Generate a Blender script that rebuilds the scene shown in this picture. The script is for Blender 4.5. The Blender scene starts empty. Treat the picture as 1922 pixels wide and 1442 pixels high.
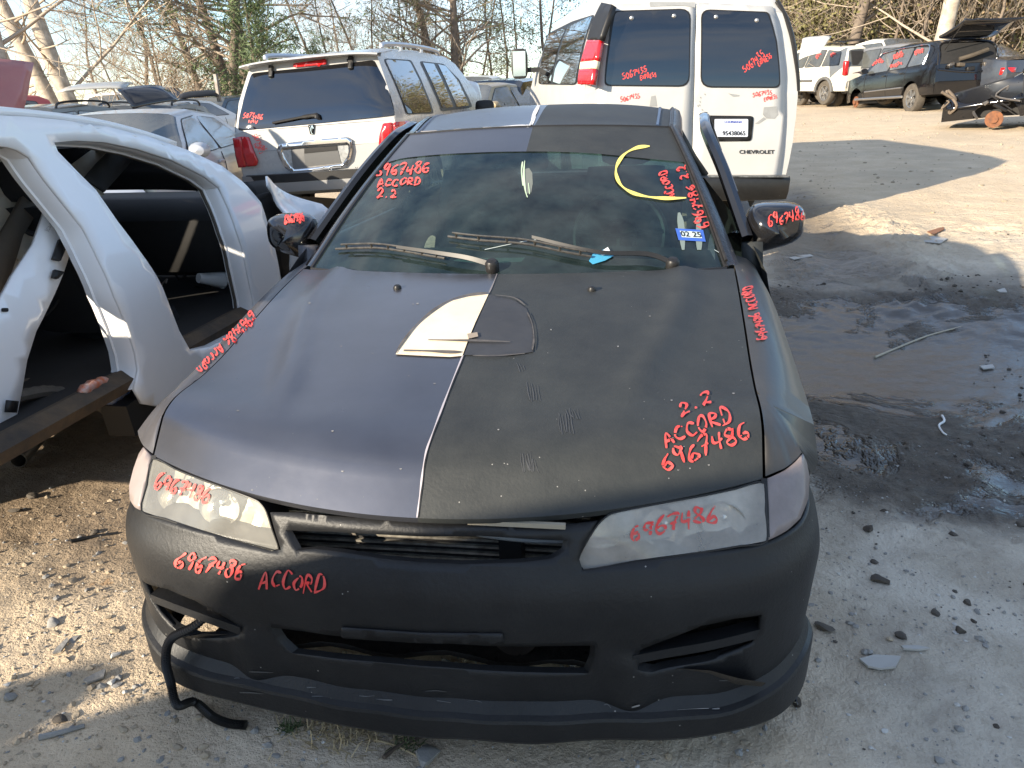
import bpy, bmesh, math, random
import numpy as np
from mathutils import Vector, Matrix, noise as mnoise
from mathutils.bvhtree import BVHTree
from mathutils.geometry import delaunay_2d_cdt
SC = bpy.context.scene
COL = SC.collection
# ------------------------------------------------------------------ camera
PW, PH = 1922, 1442
CAM = np.array([0.4292, -1.3143, 1.4515]); FPX = 1482.55
_y, _p, _r = np.radians([-9.304, 19.772, -1.967])
_rt = np.array([math.cos(_y), -math.sin(_y), 0.]); _fw = np.array([math.sin(_y), math.cos(_y), 0.]); _up = np.array([0, 0, 1.])
F2 = _fw*math.cos(_p) - _up*math.sin(_p); _u2 = _up*math.cos(_p) + _fw*math.sin(_p)
R3 = _rt*math.cos(_r) + _u2*math.sin(_r); U3 = _u2*math.cos(_r) - _rt*math.sin(_r)
cd = bpy.data.cameras.new('camera'); cam = bpy.data.objects.new('camera', cd); COL.objects.link(cam)
cd.sensor_fit = 'HORIZONTAL'; cd.sensor_width = 36.0; cd.lens = FPX/PW*36.0; cd.clip_start = 0.05; cd.clip_end = 3000
cam.matrix_world = Matrix(((R3[0], U3[0], -F2[0], CAM[0]), (R3[1], U3[1], -F2[1], CAM[1]), (R3[2], U3[2], -F2[2], CAM[2]), (0, 0, 0, 1)))
SC.camera = cam
# ------------------------------------------------------------------ light
SUN_AZ, SUN_EL = math.radians(223), math.radians(17.5)     # azimuth clockwise from +Y, towards the sun
world = bpy.data.worlds.new('World'); SC.world = world; world.use_nodes = True
wn, wl = world.node_tree.nodes, world.node_tree.links; wn.clear()
wo = wn.new('ShaderNodeOutputWorld'); wb = wn.new('ShaderNodeBackground'); wb.inputs[1].default_value = 0.14
sky = wn.new('ShaderNodeTexSky'); sky.sky_type = 'NISHITA'; sky.sun_disc = False
sky.sun_elevation = SUN_EL; sky.sun_rotation = SUN_AZ; sky.air_density = 1.0; sky.dust_density = 0.1; sky.ozone_density = 3.0
tc = wn.new('ShaderNodeTexCoord'); mp = wn.new('ShaderNodeMapping'); mp.inputs['Scale'].default_value = (1.0, 1.0, 4.2)
nz = wn.new('ShaderNodeTexNoise'); nz.inputs['Scale'].default_value = 2.1; nz.inputs['Detail'].default_value = 7; nz.inputs['Roughness'].default_value = .58
cr = wn.new('ShaderNodeValToRGB'); cr.color_ramp.elements[0].position = .40; cr.color_ramp.elements[1].position = .68
mx = wn.new('ShaderNodeMixRGB'); mx.inputs[2].default_value = (3.7, 3.85, 4.15, 1)
ml = wn.new('ShaderNodeMath'); ml.operation = 'MULTIPLY'; ml.inputs[1].default_value = .8
wl.new(tc.outputs['Generated'], mp.inputs[0]); wl.new(mp.outputs[0], nz.inputs[0]); wl.new(nz.outputs[0], cr.inputs[0]); wl.new(cr.outputs[0], ml.inputs[0])
wl.new(ml.outputs[0], mx.inputs[0]); wl.new(sky.outputs[0], mx.inputs[1]); wl.new(mx.outputs[0], wb.inputs[0]); wl.new(wb.outputs[0], wo.inputs[0])
sd = bpy.data.lights.new('sun', 'SUN'); sun = bpy.data.objects.new('sun', sd); COL.objects.link(sun)
sd.energy = 5.0; sd.angle = math.radians(.55); sd.color = (1.0, .88, .70)
sun.rotation_euler = Vector((math.sin(SUN_AZ)*math.cos(SUN_EL), math.cos(SUN_AZ)*math.cos(SUN_EL), math.sin(SUN_EL))).to_track_quat('Z', 'Y').to_euler()
sun.location = (-20, -20, 30)
SC.view_settings.view_transform = 'Standard'; SC.view_settings.look = 'None'; SC.view_settings.gamma = 1.0
SC.view_settings.use_curve_mapping = False; SC.view_settings.exposure = 1.2
SC.render.engine = 'CYCLES'
# ------------------------------------------------------------------ helpers: pixels, curves, meshes
rng = random.Random(7); nrng = np.random.default_rng(7)
def ray(x, y):
    d = F2*FPX + R3*(x-PW/2) + U3*(PH/2-y); return d/np.linalg.norm(d)
def gz(x, y, z=0.):
    d = ray(x, y); return CAM + d*((z-CAM[2])/d[2])
def gd(x, y, D):
    d = ray(x, y); return CAM + d*(D/math.hypot(d[0], d[1]))
def onx(x, y, X):
    d = ray(x, y); return CAM + d*((X-CAM[0])/d[0])
def proj(P):
    d = np.asarray(P, float)-CAM; z = d@F2
    return np.stack([PW/2+FPX*(d@R3)/z, PH/2-FPX*(d@U3)/z], -1)
def sstep(t):
    t = min(1., max(0., t)); return t*t*(3-2*t)
def lerp(a, b, t): return a+(b-a)*t
def curve(xs, ys):                      # monotone cubic through a table
    xs = np.array(xs, float); ys = np.array(ys, float); h = np.diff(xs); d = np.diff(ys)/h
    m = np.zeros(len(xs)); m[0] = d[0]; m[-1] = d[-1]
    for i in range(1, len(xs)-1): m[i] = 0 if d[i-1]*d[i] <= 0 else 2*d[i-1]*d[i]/(d[i-1]+d[i])
    def f(x):
        if x <= xs[0]: return float(ys[0]+(x-xs[0])*m[0])
        if x >= xs[-1]: return float(ys[-1]+(x-xs[-1])*m[-1])
        i = int(np.searchsorted(xs, x))-1; t = (x-xs[i])/h[i]
        return float((1+2*t)*(1-t)**2*ys[i]+t*(1-t)**2*h[i]*m[i]+t*t*(3-2*t)*ys[i+1]+t*t*(t-1)*h[i]*m[i+1])
    return f
def crom(pts, n=8, closed=False):       # Catmull-Rom through points of any dimension
    P = np.array(pts, float); N = len(P); out = []
    rngi = range(N if closed else N-1)
    for i in rngi:
        if closed: a, b, c, d = P[(i-1) % N], P[i], P[(i+1) % N], P[(i+2) % N]
        else: a, b, c, d = P[max(i-1, 0)], P[i], P[i+1], P[min(i+2, N-1)]
        for k in range(n):
            t = k/n; out.append(.5*((2*b)+(-a+c)*t+(2*a-5*b+4*c-d)*t*t+(-a+3*b-3*c+d)*t**3))
    if not closed: out.append(P[-1])
    return np.array(out)
def dens(poly, step, closed=True):
    P = np.array(poly, float); out = []; N = len(P)
    for i in range(N if closed else N-1):
        a, b = P[i], P[(i+1) % N]; k = max(1, int(math.ceil(np.linalg.norm(b-a)/step)))
        for j in range(k): out.append(a+(b-a)*j/k)
    if not closed: out.append(P[-1])
    return np.array(out)
def inpoly(px, py, poly):
    x, y = poly[:, 0], poly[:, 1]; x2, y2 = np.roll(x, -1), np.roll(y, -1)
    r = np.zeros(np.shape(px), bool)
    for a, b, c, d in zip(x, y, x2, y2):
        if b == d: continue
        r ^= ((b > py) != (d > py)) & (px < (c-a)*(py-b)/(d-b)+a)
    return r
WM = {}                                  # world matrix of every root / part
GEO = {}                                 # world verts, faces of parts (for tracing onto them)
def tagp(o, label=None, cat=None, group=None, kind=None):
    if label: o['label'] = label
    if cat: o['category'] = cat
    if group: o['group'] = group
    if kind: o['kind'] = kind
    return o
def empty(name, mat4, label, cat, group=None):
    o = bpy.data.objects.new(name, None); COL.objects.link(o); o.empty_display_size = .2
    o.matrix_world = mat4; WM[o] = np.array(mat4); tagp(o, label, cat, group); return o
def T(x, y, z, yaw=0., roll=0., pitch=0.):   # yaw clockwise from +Y, local axes a right, b forward, z up
    return Matrix.Translation((x, y, z)) @ Matrix.Rotation(-yaw, 4, 'Z') @ Matrix.Rotation(pitch, 4, 'X') @ Matrix.Rotation(roll, 4, 'Y')
def part(name, V, Fc, mat, parent=None, smooth=True, local=False, mats=None, midx=None, label=None, solid=None, bevel=None, flip=False, auto=40):
    """V world coordinates unless local; one mesh object, child of parent"""
    V = np.asarray(V, float)
    Mx = WM[parent] if parent is not None else np.eye(4)
    if local: Wv = V@Mx[:3, :3].T+Mx[:3, 3]; Lv = V
    else:
        Wv = V; Mi = np.linalg.inv(Mx); Lv = V@Mi[:3, :3].T+Mi[:3, 3]
    if flip: Fc = [tuple(reversed(f)) for f in Fc]
    me = bpy.data.meshes.new(name); me.from_pydata(Lv.tolist(), [], [tuple(int(i) for i in f) for f in Fc])
    for m in (mats or [mat]): me.materials.append(m)
    if midx is not None: me.polygons.foreach_set('material_index', list(midx))
    if smooth:
        me.polygons.foreach_set('use_smooth', [True]*len(me.polygons))
        if auto and hasattr(me, 'set_sharp_from_angle'): me.set_sharp_from_angle(angle=math.radians(auto))
    me.update()
    o = bpy.data.objects.new(name, me); COL.objects.link(o)
    if parent is not None: o.parent = parent
    WM[o] = Mx; GEO[o] = (Wv, Fc)
    if label: o['label'] = label
    if solid:
        s = o.modifiers.new('s', 'SOLIDIFY'); s.thickness = abs(solid); s.offset = -1 if solid > 0 else 1; s.use_even_offset = False
    if bevel:
        b = o.modifiers.new('b', 'BEVEL'); b.width = bevel; b.segments = 2; b.limit_method = 'ANGLE'; b.angle_limit = math.radians(35)
    return o
class G:                                 # collects geometry
    def __init__(s): s.v = []; s.f = []; s.m = []
    def add(s, V, Fc, m=0):
        o = len(s.v); s.v += [tuple(p) for p in np.asarray(V, float)]
        s.f += [tuple(int(i)+o for i in f) for f in Fc]; s.m += [m]*len(Fc); return s
    def box(s, c, d, R=None, m=0, taper=1.):
        V = np.array([[x, y, z] for z in (-1, 1) for y in (-1, 1) for x in (-1, 1)], float)
        V[4:, :2] *= taper; V = V*np.array(d)/2
        if R is not None: V = V@np.array(R).T
        return s.add(V+np.array(c), [(0, 2, 3, 1), (4, 5, 7, 6), (0, 1, 5, 4), (2, 6, 7, 3), (0, 4, 6, 2), (1, 3, 7, 5)], m)
    def grid(s, rows, m=0, closed=False):
        R = np.asarray(rows, float); a, b = R.shape[:2]; Fc = []
        for i in range(a-1):
            for j in range(b if closed else b-1):
                k = (j+1) % b; Fc.append((i*b+j, i*b+k, (i+1)*b+k, (i+1)*b+j))
        return s.add(R.reshape(-1, 3), Fc, m)
    def tube(s, pts, r, n=8, m=0, cap=True):
        P = np.array(pts, float); N = len(P); rr = np.broadcast_to(np.array(r, float), (N,))
        t = np.gradient(P, axis=0); t /= np.linalg.norm(t, axis=1)[:, None]+1e-9
        ref = np.array([0, 0, 1.]) if abs(t[0][2]) < .9 else np.array([1., 0, 0]); rows = []
        for i in range(N):
            a = np.cross(t[i], ref); a /= np.linalg.norm(a)+1e-9; b = np.cross(a, t[i]); ref = b
            rows.append([P[i]+rr[i]*(a*math.cos(q)+b*math.sin(q)) for q in np.linspace(0, 2*math.pi, n, endpoint=False)])
        o = len(s.v); s.grid(rows, m, True)
        if cap: s.f += [tuple(o+j for j in range(n)), tuple(o+(N-1)*n+j for j in reversed(range(n)))]; s.m += [m, m]
        return s
    def lathe(s, prof, c, axis, n=24, m=0):
        ax = np.array(axis, float); ax /= np.linalg.norm(ax); a = np.cross(ax, [0, 0, 1.]) if abs(ax[2]) < .9 else np.cross(ax, [1., 0, 0]); a /= np.linalg.norm(a); b = np.cross(ax, a)
        rows = [[np.array(c)+ax*h+r*(a*math.cos(q)+b*math.sin(q)) for q in np.linspace(0, 2*math.pi, n, endpoint=False)] for r, h in prof]
        return s.grid(rows, m, True)
    def prism(s, loop, off, m=0):
        L = np.asarray(loop, float); n = len(L); V = np.concatenate([L, L+np.array(off)])
        return s.add(V, [tuple(range(n)), tuple(reversed(range(n, 2*n)))]+[(i, i+n, (i+1) % n+n, (i+1) % n) for i in range(n)], m)
    def build(s, name, mat, parent=None, **k):
        mats = k.pop('mats', None)
        return part(name, s.v, s.f, mat, parent, mats=mats, midx=s.m if mats else None, **k)
def xf(M4, P):
    A = np.array(M4); return np.asarray(P, float)@A[:3, :3].T+A[:3, 3]
class Surf:
    """parametric surface f(s,t)->xyz local to M4; pixels are turned into (s,t) by casting them on it"""
    def __init__(s, f, s0, s1, t0, t1, M4=None, ns=60, nt=40):
        s.f = f; s.M = np.array(M4) if M4 is not None else np.eye(4); s.S = np.linspace(s0, s1, ns); s.Tt = np.linspace(t0, t1, nt)
        s.P = xf(s.M, np.array([[f(a, b) for b in s.Tt] for a in s.S]).reshape(-1, 3)); s.nt = nt; s.ns = ns
        s.F = [(i*nt+j, i*nt+j+1, (i+1)*nt+j+1, (i+1)*nt+j) for i in range(ns-1) for j in range(nt-1)]
        s.bvh = BVHTree.FromPolygons([tuple(p) for p in s.P], s.F); s.pp = proj(s.P)
    def px(s, x, y):
        h = s.bvh.ray_cast(Vector(CAM), Vector(ray(x, y)))
        if h[0] is None:
            k = int(np.argmin(((s.pp-[x, y])**2).sum(1))); return (s.S[k//s.nt], s.Tt[k % s.nt])
        i, j = divmod(h[2], s.nt-1); a, b = s.S[i], s.Tt[j]; da, db = s.S[1]-s.S[0], s.Tt[1]-s.Tt[0]
        p00 = s.P[i*s.nt+j]; e1 = s.P[(i+1)*s.nt+j]-p00; e2 = s.P[i*s.nt+j+1]-p00; q = np.array(h[0])-p00
        k, *_ = np.linalg.lstsq(np.stack([e1, e2], 1), q, rcond=None)
        return (a+da*float(np.clip(k[0], -.2, 1.2)), b+db*float(np.clip(k[1], -.2, 1.2)))
    def tr(s, pts): return np.array([s.px(*p) for p in pts])
    def w(s, a, b): return xf(s.M, np.array([s.f(a, b)]))[0]
def sheet(outline, holes, step, mapf, off=0.):
    """triangulated patch in parameter space mapped to space; holes are left open"""
    O = np.array(outline, float); Hs = [np.array(h, float) for h in holes]
    rings = [dens(O, step)]+[dens(h, step) for h in Hs]; pts = []; edges = []
    for r in rings:
        o = len(pts); pts += r.tolist(); edges += [(o+i, o+(i+1) % len(r)) for i in range(len(r))]
    allb = np.array(pts); mn, mxx = O.min(0), O.max(0)
    gx, gy = np.meshgrid(np.arange(mn[0]+step/2, mxx[0], step), np.arange(mn[1]+step/2, mxx[1], step)); gx = gx.ravel(); gy = gy.ravel()
    ok = inpoly(gx, gy, O)
    for h in Hs: ok &= ~inpoly(gx, gy, h)
    gpt = np.stack([gx[ok], gy[ok]], 1)
    if len(gpt):
        dm = np.array([((allb-g)**2).sum(1).min() for g in gpt]); gpt = gpt[dm > (step*.45)**2]
    pts += gpt.tolist()
    v, e, f, *_ = delaunay_2d_cdt([Vector(p) for p in pts], edges, [], 0, 1e-7)
    V = np.array([(p.x, p.y) for p in v]); c = np.array([V[list(t)].mean(0) for t in f])
    k = inpoly(c[:, 0], c[:, 1], O)
    for h in Hs: k &= ~inpoly(c[:, 0], c[:, 1], h)
    Fc = [tuple(t) for t, q in zip(f, k) if q]
    used = sorted({i for t in Fc for i in t}); ix = {u: i for i, u in enumerate(used)}
    return np.array([mapf(*V[u]) for u in used]), [tuple(ix[i] for i in t) for t in Fc], V[used]
def rnd(poly, r=.25, n=4):               # round the corners of a polygon (fraction of edge length)
    P = np.array(poly, float); N = len(P); out = []
    for i in range(N):
        a, b, c = P[i-1], P[i], P[(i+1) % N]; la, lc = np.linalg.norm(a-b), np.linalg.norm(c-b); q = min(la, lc)*r
        p0 = b+(a-b)/la*q; p1 = b+(c-b)/lc*q
        for k in range(n+1):
            t = k/n; out.append((1-t)**2*p0+2*t*(1-t)*b+t*t*p1)
    return np.array(out)
def sfpatch(name, sf, poly, mat, parent, step=.04, off=.003, holes=(), solid=None, flip=False, tr=True, label=None, **k):
    """patch traced in pixels on a surface, lifted off along the surface normal towards the camera"""
    O = sf.tr(poly) if tr else np.array(poly, float); Hs = [sf.tr(h) if tr else np.array(h, float) for h in holes]
    V, Fc, uv = sheet(O, Hs, step, lambda a, b: sf.w(a, b))
    e = 1e-3; L = []
    for (a, b) in uv:
        n = np.cross(sf.w(a+e, b)-sf.w(a-e, b), sf.w(a, b+e)-sf.w(a, b-e)); L.append(n/(np.linalg.norm(n)+1e-12))
    L = np.array(L); L[((CAM-V)*L).sum(1) < 0] *= -1
    V = V+L*off
    fa_ = np.array(Fc); nn_ = np.cross(V[fa_[:, 1]]-V[fa_[:, 0]], V[fa_[:, 2]]-V[fa_[:, 0]])
    return part(name, V, Fc, mat, parent, flip=((nn_*L[fa_[:, 0]]).sum() < 0) ^ flip, solid=solid, label=label, **k)
def hits(objs):
    V = []; Fc = []
    for o in objs:
        v, f = GEO[o]; n = len(V); V += [tuple(p) for p in v]; Fc += [tuple(i+n for i in q) for q in f]
    return BVHTree.FromPolygons(V, Fc)
# handwriting: strokes in a unit cell, x right, y up
FONT = {'6': [[(.8, 1), (.4, .8), (.12, .35), (.3, .02), (.7, .05), (.8, .3), (.55, .45), (.2, .25)]],
 '9': [[(.75, .85), (.4, 1), (.15, .7), (.4, .5), (.75, .7), (.8, .9), (.7, .4), (.6, 0)]],
 '7': [[(.1, .85), (.5, 1), (.85, .9), (.55, .45), (.35, 0)], [(.25, .5), (.75, .5)]],
 '4': [[(.2, .95), (.12, .5), (.5, .45), (.85, .55)], [(.75, 1), (.65, .5), (.6, 0)]],
 '8': [[(.8, .9), (.4, 1), (.2, .75), (.7, .4), (.75, .1), (.4, 0), (.15, .25), (.6, .6), (.8, .9)]],
 '2': [[(.12, .75), (.4, 1), (.75, .8), (.6, .4), (.1, .05), (.45, .12), (.9, .02)]],
 '5': [[(.8, 1), (.3, .95), (.25, .55), (.7, .5), (.75, .15), (.3, 0), (.1, .12)]],
 '3': [[(.15, .95), (.7, 1), (.4, .6), (.75, .4), (.65, .05), (.15, .05)]], '0': [[(.5, 1), (.15, .6), (.3, .05), (.75, .1), (.8, .7), (.5, 1)]],
 '1': [[(.5, 1), (.45, 0)]], '.': [[(.4, .08), (.55, .04)]], ' ': [],
 'A': [[(.05, 0), (.4, 1), (.85, .02)], [(.2, .4), (.75, .45)]], 'C': [[(.85, .85), (.4, .95), (.12, .45), (.4, .03), (.85, .15)]],
 'O': [[(.5, .95), (.12, .5), (.4, .03), (.85, .35), (.75, .85), (.45, .95)]], 'R': [[(.15, 0), (.2, .95), (.7, .9), (.65, .55), (.2, .48), (.85, 0)]],
 'D': [[(.2, 0), (.25, .98), (.75, .85), (.85, .4), (.6, .05), (.1, .02)]], 'E': [[(.8, .95), (.25, .9), (.2, .05), (.8, .02)], [(.22, .5), (.7, .5)]],
 'X': [[(.1, .95), (.85, .02)], [(.85, .95), (.1, .02)]], 'S': [[(.8, .9), (.35, .95), (.25, .6), (.7, .4), (.6, .05), (.1, .08)]],
 'N': [[(.15, 0), (.15, .95), (.75, .05), (.8, .95)]], 'V': [[(.1, .95), (.45, 0), (.85, .95)]], 'P': [[(.2, 0), (.22, .95), (.75, .8), (.65, .5), (.22, .48)]]}
def strokes(text, p0, p1, h, slant=0., jit=.05, seed=1):
    """pixel strokes of a hand-written line: baseline p0->p1 in pixels, h letter height"""
    R = random.Random(seed); p0 = np.array(p0, float); p1 = np.array(p1, float); d = p1-p0; L = np.linalg.norm(d); d /= L
    up = np.array([d[1], -d[0]]); up = up+d*slant; n = len(text); w = L/n; out = []
    for i, c in enumerate(text):
        dy = R.uniform(-.12, .12); sc = R.uniform(.82, 1.18)
        for st in FONT.get(c, []):
            pts = [p0+d*(i+.05+.9*(x*1.12-.06+R.uniform(-jit, jit)))*w+up*h*(y*sc+dy+R.uniform(-jit, jit)) for x, y in st]
            out.append(crom(pts, 6))
    return out
def write_on(name, objs, sts, wpx, mat, parent, off=.0025):
    bv = hits(objs); g = G()
    for st in sts:
        L = []; Rr = []; st = np.array(st); t = np.gradient(st, axis=0); t /= np.linalg.norm(t, axis=1)[:, None]+1e-9
        nn = np.stack([-t[:, 1], t[:, 0]], 1); k = len(st); prev = []
        for i in range(k):
            ww = wpx*(.55+.45*min(1, i/2.5, (k-1-i)/2.5+.25))*(1+.38*math.sin(i*.5+st[0][0]*.7))
            pr = []
            for q in (st[i]+nn[i]*ww/2, st[i]-nn[i]*ww/2):
                h = bv.ray_cast(Vector(CAM), Vector(ray(*q)))
                if h[0] is None: pr = None; break
                n = Vector(h[1]); n = n if n.dot(Vector(CAM)-h[0]) > 0 else -n
                pr.append(np.array(h[0]+n*off))
            if pr and prev and (name != 'red_handwriting' or rng.random() > .05) and np.linalg.norm(pr[0]-prev[0]) < .08:
                g.add([prev[0], prev[1], pr[1], pr[0]], [(0, 1, 2, 3)])
            prev = pr
    if not g.f: return None
    return g.build(name, mat, parent, smooth=False)
def print_on(name, txt, objs, quad, mat, parent, off=.003, bold=0.):
    """printed lettering laid on objs inside a pixel quad (bl, br, tr, tl)"""
    cu = bpy.data.curves.new('t', 'FONT'); cu.body = txt; cu.resolution_u = 3; cu.offset = bold
    ob = bpy.data.objects.new('t', cu); COL.objects.link(ob); dg = bpy.context.evaluated_depsgraph_get(); dg.update()
    me = bpy.data.meshes.new_from_object(ob.evaluated_get(dg)); V = np.array([v.co[:2] for v in me.vertices]); Fc = [tuple(p.vertices) for p in me.polygons]
    bpy.data.objects.remove(ob); bpy.data.curves.remove(cu); bpy.data.meshes.remove(me)
    uv = (V-V.min(0))/(V.max(0)-V.min(0)); q = np.array(quad, float); bv = hits(objs); P = []; ok = []
    for u, v in uv:
        c = (q[0]*(1-u)+q[1]*u)*(1-v)+(q[3]*(1-u)+q[2]*u)*v; h = bv.ray_cast(Vector(CAM), Vector(ray(*c)))
        if h[0] is None: P.append((0, 0, 0)); ok.append(False); continue
        n = Vector(h[1]); n = n if n.dot(Vector(CAM)-h[0]) > 0 else -n; P.append(tuple(h[0]+n*off)); ok.append(True)
    Fc = [f for f in Fc if all(ok[i] for i in f)]
    return part(name, P, Fc, mat, parent, smooth=False) if Fc else None
# ------------------------------------------------------------------ materials
def nd(t, kind, **k):
    n = t.nodes.new(kind)
    for a, b in k.items():
        if a.startswith('i_'): n.inputs[a[2:].replace('_', ' ')].default_value = b
        else: setattr(n, a, b)
    return n
def mat(name, col, rough=.5, metal=0., coat=0., var=.0, vscale=3., col2=None, bump=0., bscale=40., spec=.5, dust=0., dustcol=(.42, .36, .28), emis=None, alpha=None, crough=.06, flake=0., speck=0.):
    """procedural principled paint: large colour variation, dust film, fine relief"""
    m = bpy.data.materials.new(name); m.use_nodes = True; t = m.node_tree; t.nodes.clear(); L = t.links.new
    o = nd(t, 'ShaderNodeOutputMaterial'); b = nd(t, 'ShaderNodeBsdfPrincipled'); L(b.outputs[0], o.inputs[0])
    b.inputs['Metallic'].default_value = metal; b.inputs['Coat Weight'].default_value = coat; b.inputs['Coat Roughness'].default_value = crough
    b.inputs['Specular IOR Level'].default_value = spec
    tcn = nd(t, 'ShaderNodeTexCoord'); c = (*col, 1); c2 = (*(col2 or tuple(x*.6 for x in col)), 1)
    n1 = nd(t, 'ShaderNodeTexNoise', i_Scale=vscale, i_Detail=6., i_Roughness=.62); L(tcn.outputs['Object'], n1.inputs['Vector'])
    r1 = nd(t, 'ShaderNodeMapRange'); r1.inputs[1].default_value = .35; r1.inputs[2].default_value = .68; r1.inputs[4].default_value = var; L(n1.outputs[0], r1.inputs[0])
    x1 = nd(t, 'ShaderNodeMixRGB'); x1.inputs[1].default_value = c; x1.inputs[2].default_value = c2; L(r1.outputs[0], x1.inputs[0]); last = x1.outputs[0]
    rg = None
    if dust:
        n2 = nd(t, 'ShaderNodeTexNoise', i_Scale=vscale*2.7+1, i_Detail=8., i_Roughness=.7); L(tcn.outputs['Object'], n2.inputs['Vector'])
        r2 = nd(t, 'ShaderNodeMapRange'); r2.inputs[1].default_value = .3; r2.inputs[2].default_value = .75; r2.inputs[3].default_value = dust*.35; r2.inputs[4].default_value = dust; L(n2.outputs[0], r2.inputs[0])
        x2 = nd(t, 'ShaderNodeMixRGB'); x2.inputs[2].default_value = (*dustcol, 1); L(last, x2.inputs[1]); L(r2.outputs[0], x2.inputs[0]); last = x2.outputs[0]
        rr = nd(t, 'ShaderNodeMapRange'); rr.inputs[3].default_value = rough; rr.inputs[4].default_value = min(1, rough+.4); L(r2.outputs[0], rr.inputs[0]); rg = rr.outputs[0]
    if speck:
        v = nd(t, 'ShaderNodeTexVoronoi', i_Scale=speck); L(tcn.outputs['Object'], v.inputs['Vector'])
        q = nd(t, 'ShaderNodeMath', operation='LESS_THAN'); q.inputs[1].default_value = .055; L(v.outputs['Distance'], q.inputs[0])
        n5 = nd(t, 'ShaderNodeTexNoise', i_Scale=speck*.13, i_Detail=2.); L(tcn.outputs['Object'], n5.inputs['Vector'])
        q2 = nd(t, 'ShaderNodeMath', operation='GREATER_THAN'); q2.inputs[1].default_value = .55; L(n5.outputs[0], q2.inputs[0])
        q3 = nd(t, 'ShaderNodeMath', operation='MULTIPLY'); L(q.outputs[0], q3.inputs[0]); L(q2.outputs[0], q3.inputs[1])
        x3 = nd(t, 'ShaderNodeMixRGB'); x3.inputs[2].default_value = (.24, .23, .21, 1); L(last, x3.inputs[1]); L(q3.outputs[0], x3.inputs[0]); last = x3.outputs[0]
    L(last, b.inputs['Base Color'])
    if rg is not None: L(rg, b.inputs['Roughness'])
    else: b.inputs['Roughness'].default_value = rough
    if bump:
        n3 = nd(t, 'ShaderNodeTexNoise', i_Scale=bscale, i_Detail=5., i_Roughness=.6); L(tcn.outputs['Object'], n3.inputs['Vector'])
        bp = nd(t, 'ShaderNodeBump'); bp.inputs['Strength'].default_value = bump; bp.inputs['Distance'].default_value = .01; L(n3.outputs[0], bp.inputs['Height']); L(bp.outputs[0], b.inputs['Normal'])
    if emis: b.inputs['Emission Color'].default_value = (*emis, 1); b.inputs['Emission Strength'].default_value = 1
    return m
def glassmat(name, tint, refl=1., rough=.02, haze=0., hazecol=(.6, .6, .55), dirt=.04):
    """thin window glass: tinted see-through plus Fresnel reflection, with a dusty film"""
    m = bpy.data.materials.new(name); m.use_nodes = True; t = m.node_tree; t.nodes.clear(); L = t.links.new
    o = nd(t, 'ShaderNodeOutputMaterial'); tr = nd(t, 'ShaderNodeBsdfTransparent'); tr.inputs[0].default_value = (*tint, 1)
    gl = nd(t, 'ShaderNodeBsdfGlossy'); gl.inputs['Roughness'].default_value = rough; gl.inputs[0].default_value = (refl, refl, refl, 1)
    fr = nd(t, 'ShaderNodeFresnel'); bfg = nd(t, 'ShaderNodeNewGeometry'); ir = nd(t, 'ShaderNodeMapRange'); ir.inputs[3].default_value = 1.5; ir.inputs[4].default_value = 1/1.5; L(bfg.outputs['Backfacing'], ir.inputs[0]); L(ir.outputs[0], fr.inputs[0])
    m1 = nd(t, 'ShaderNodeMixShader'); L(fr.outputs[0], m1.inputs[0]); L(tr.outputs[0], m1.inputs[1]); L(gl.outputs[0], m1.inputs[2])
    df = nd(t, 'ShaderNodeBsdfDiffuse'); df.inputs[0].default_value = (*hazecol, 1)
    tcn = nd(t, 'ShaderNodeTexCoord'); n = nd(t, 'ShaderNodeTexNoise', i_Scale=9., i_Detail=6., i_Roughness=.65); L(tcn.outputs['Object'], n.inputs['Vector'])
    r = nd(t, 'ShaderNodeMapRange'); r.inputs[1].default_value = .3; r.inputs[2].default_value = .75; r.inputs[3].default_value = haze; r.inputs[4].default_value = haze+dirt; L(n.outputs[0], r.inputs[0])
    m2 = nd(t, 'ShaderNodeMixShader'); L(r.outputs[0], m2.inputs[0]); L(m1.outputs[0], m2.inputs[1]); L(df.outputs[0], m2.inputs[2]); L(m2.outputs[0], o.inputs[0])
    return m
MT = {}
MT['grey_paint'] = mat('grey_purple_paint', (.165, .168, .190), .25, .85, .15, var=.8, vscale=2.2, col2=(.115, .117, .132), dust=.16, dustcol=(.25, .24, .235), bump=.04, bscale=9, crough=.28, speck=42)
MT['black_primer'] = mat('matte_black_primer', (.013, .015, .016), .52, 0, 0, var=.9, vscale=3.6, col2=(.027, .030, .029), dust=.16, dustcol=(.15, .145, .13), bump=.12, bscale=120, spec=.35, speck=36)
MT['bumper'] = mat('bumper_black_plastic', (.0055, .006, .0075), .45, 0, 0, var=.9, vscale=5.5, col2=(.013, .0135, .015), dust=.05, dustcol=(.15, .14, .125), bump=.14, bscale=110, spec=.36, speck=30)
MT['black'] = mat('black_plastic', (.010, .010, .011), .42, 0, 0, var=.4, dust=.025, spec=.35)
MT['gloss_black'] = mat('gloss_black', (.006, .006, .007), .12, 0, .5, dust=.012)
MT['rubber'] = mat('tyre_rubber', (.022, .021, .020), .8, var=.4, dust=.35, dustcol=(.28, .23, .17), bump=.2, bscale=60)
MT['dark'] = mat('dark_interior', (.008, .008, .009), .8, var=.5, vscale=5, dust=.03)
MT['darkcloth'] = mat('dark_upholstery', (.009, .010, .013), .85, var=.5, vscale=7, bump=.2, bscale=220)
MT['red'] = mat('red_paint_marker', (.80, .055, .05), .55, spec=.3, var=.75, vscale=38, col2=(.62, .14, .12))
MT['white_wreck'] = mat('white_pearl_paint', (.86, .86, .86), .26, 0, .5, var=.25, vscale=1.6, col2=(.70, .70, .70), dust=.10)
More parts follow.
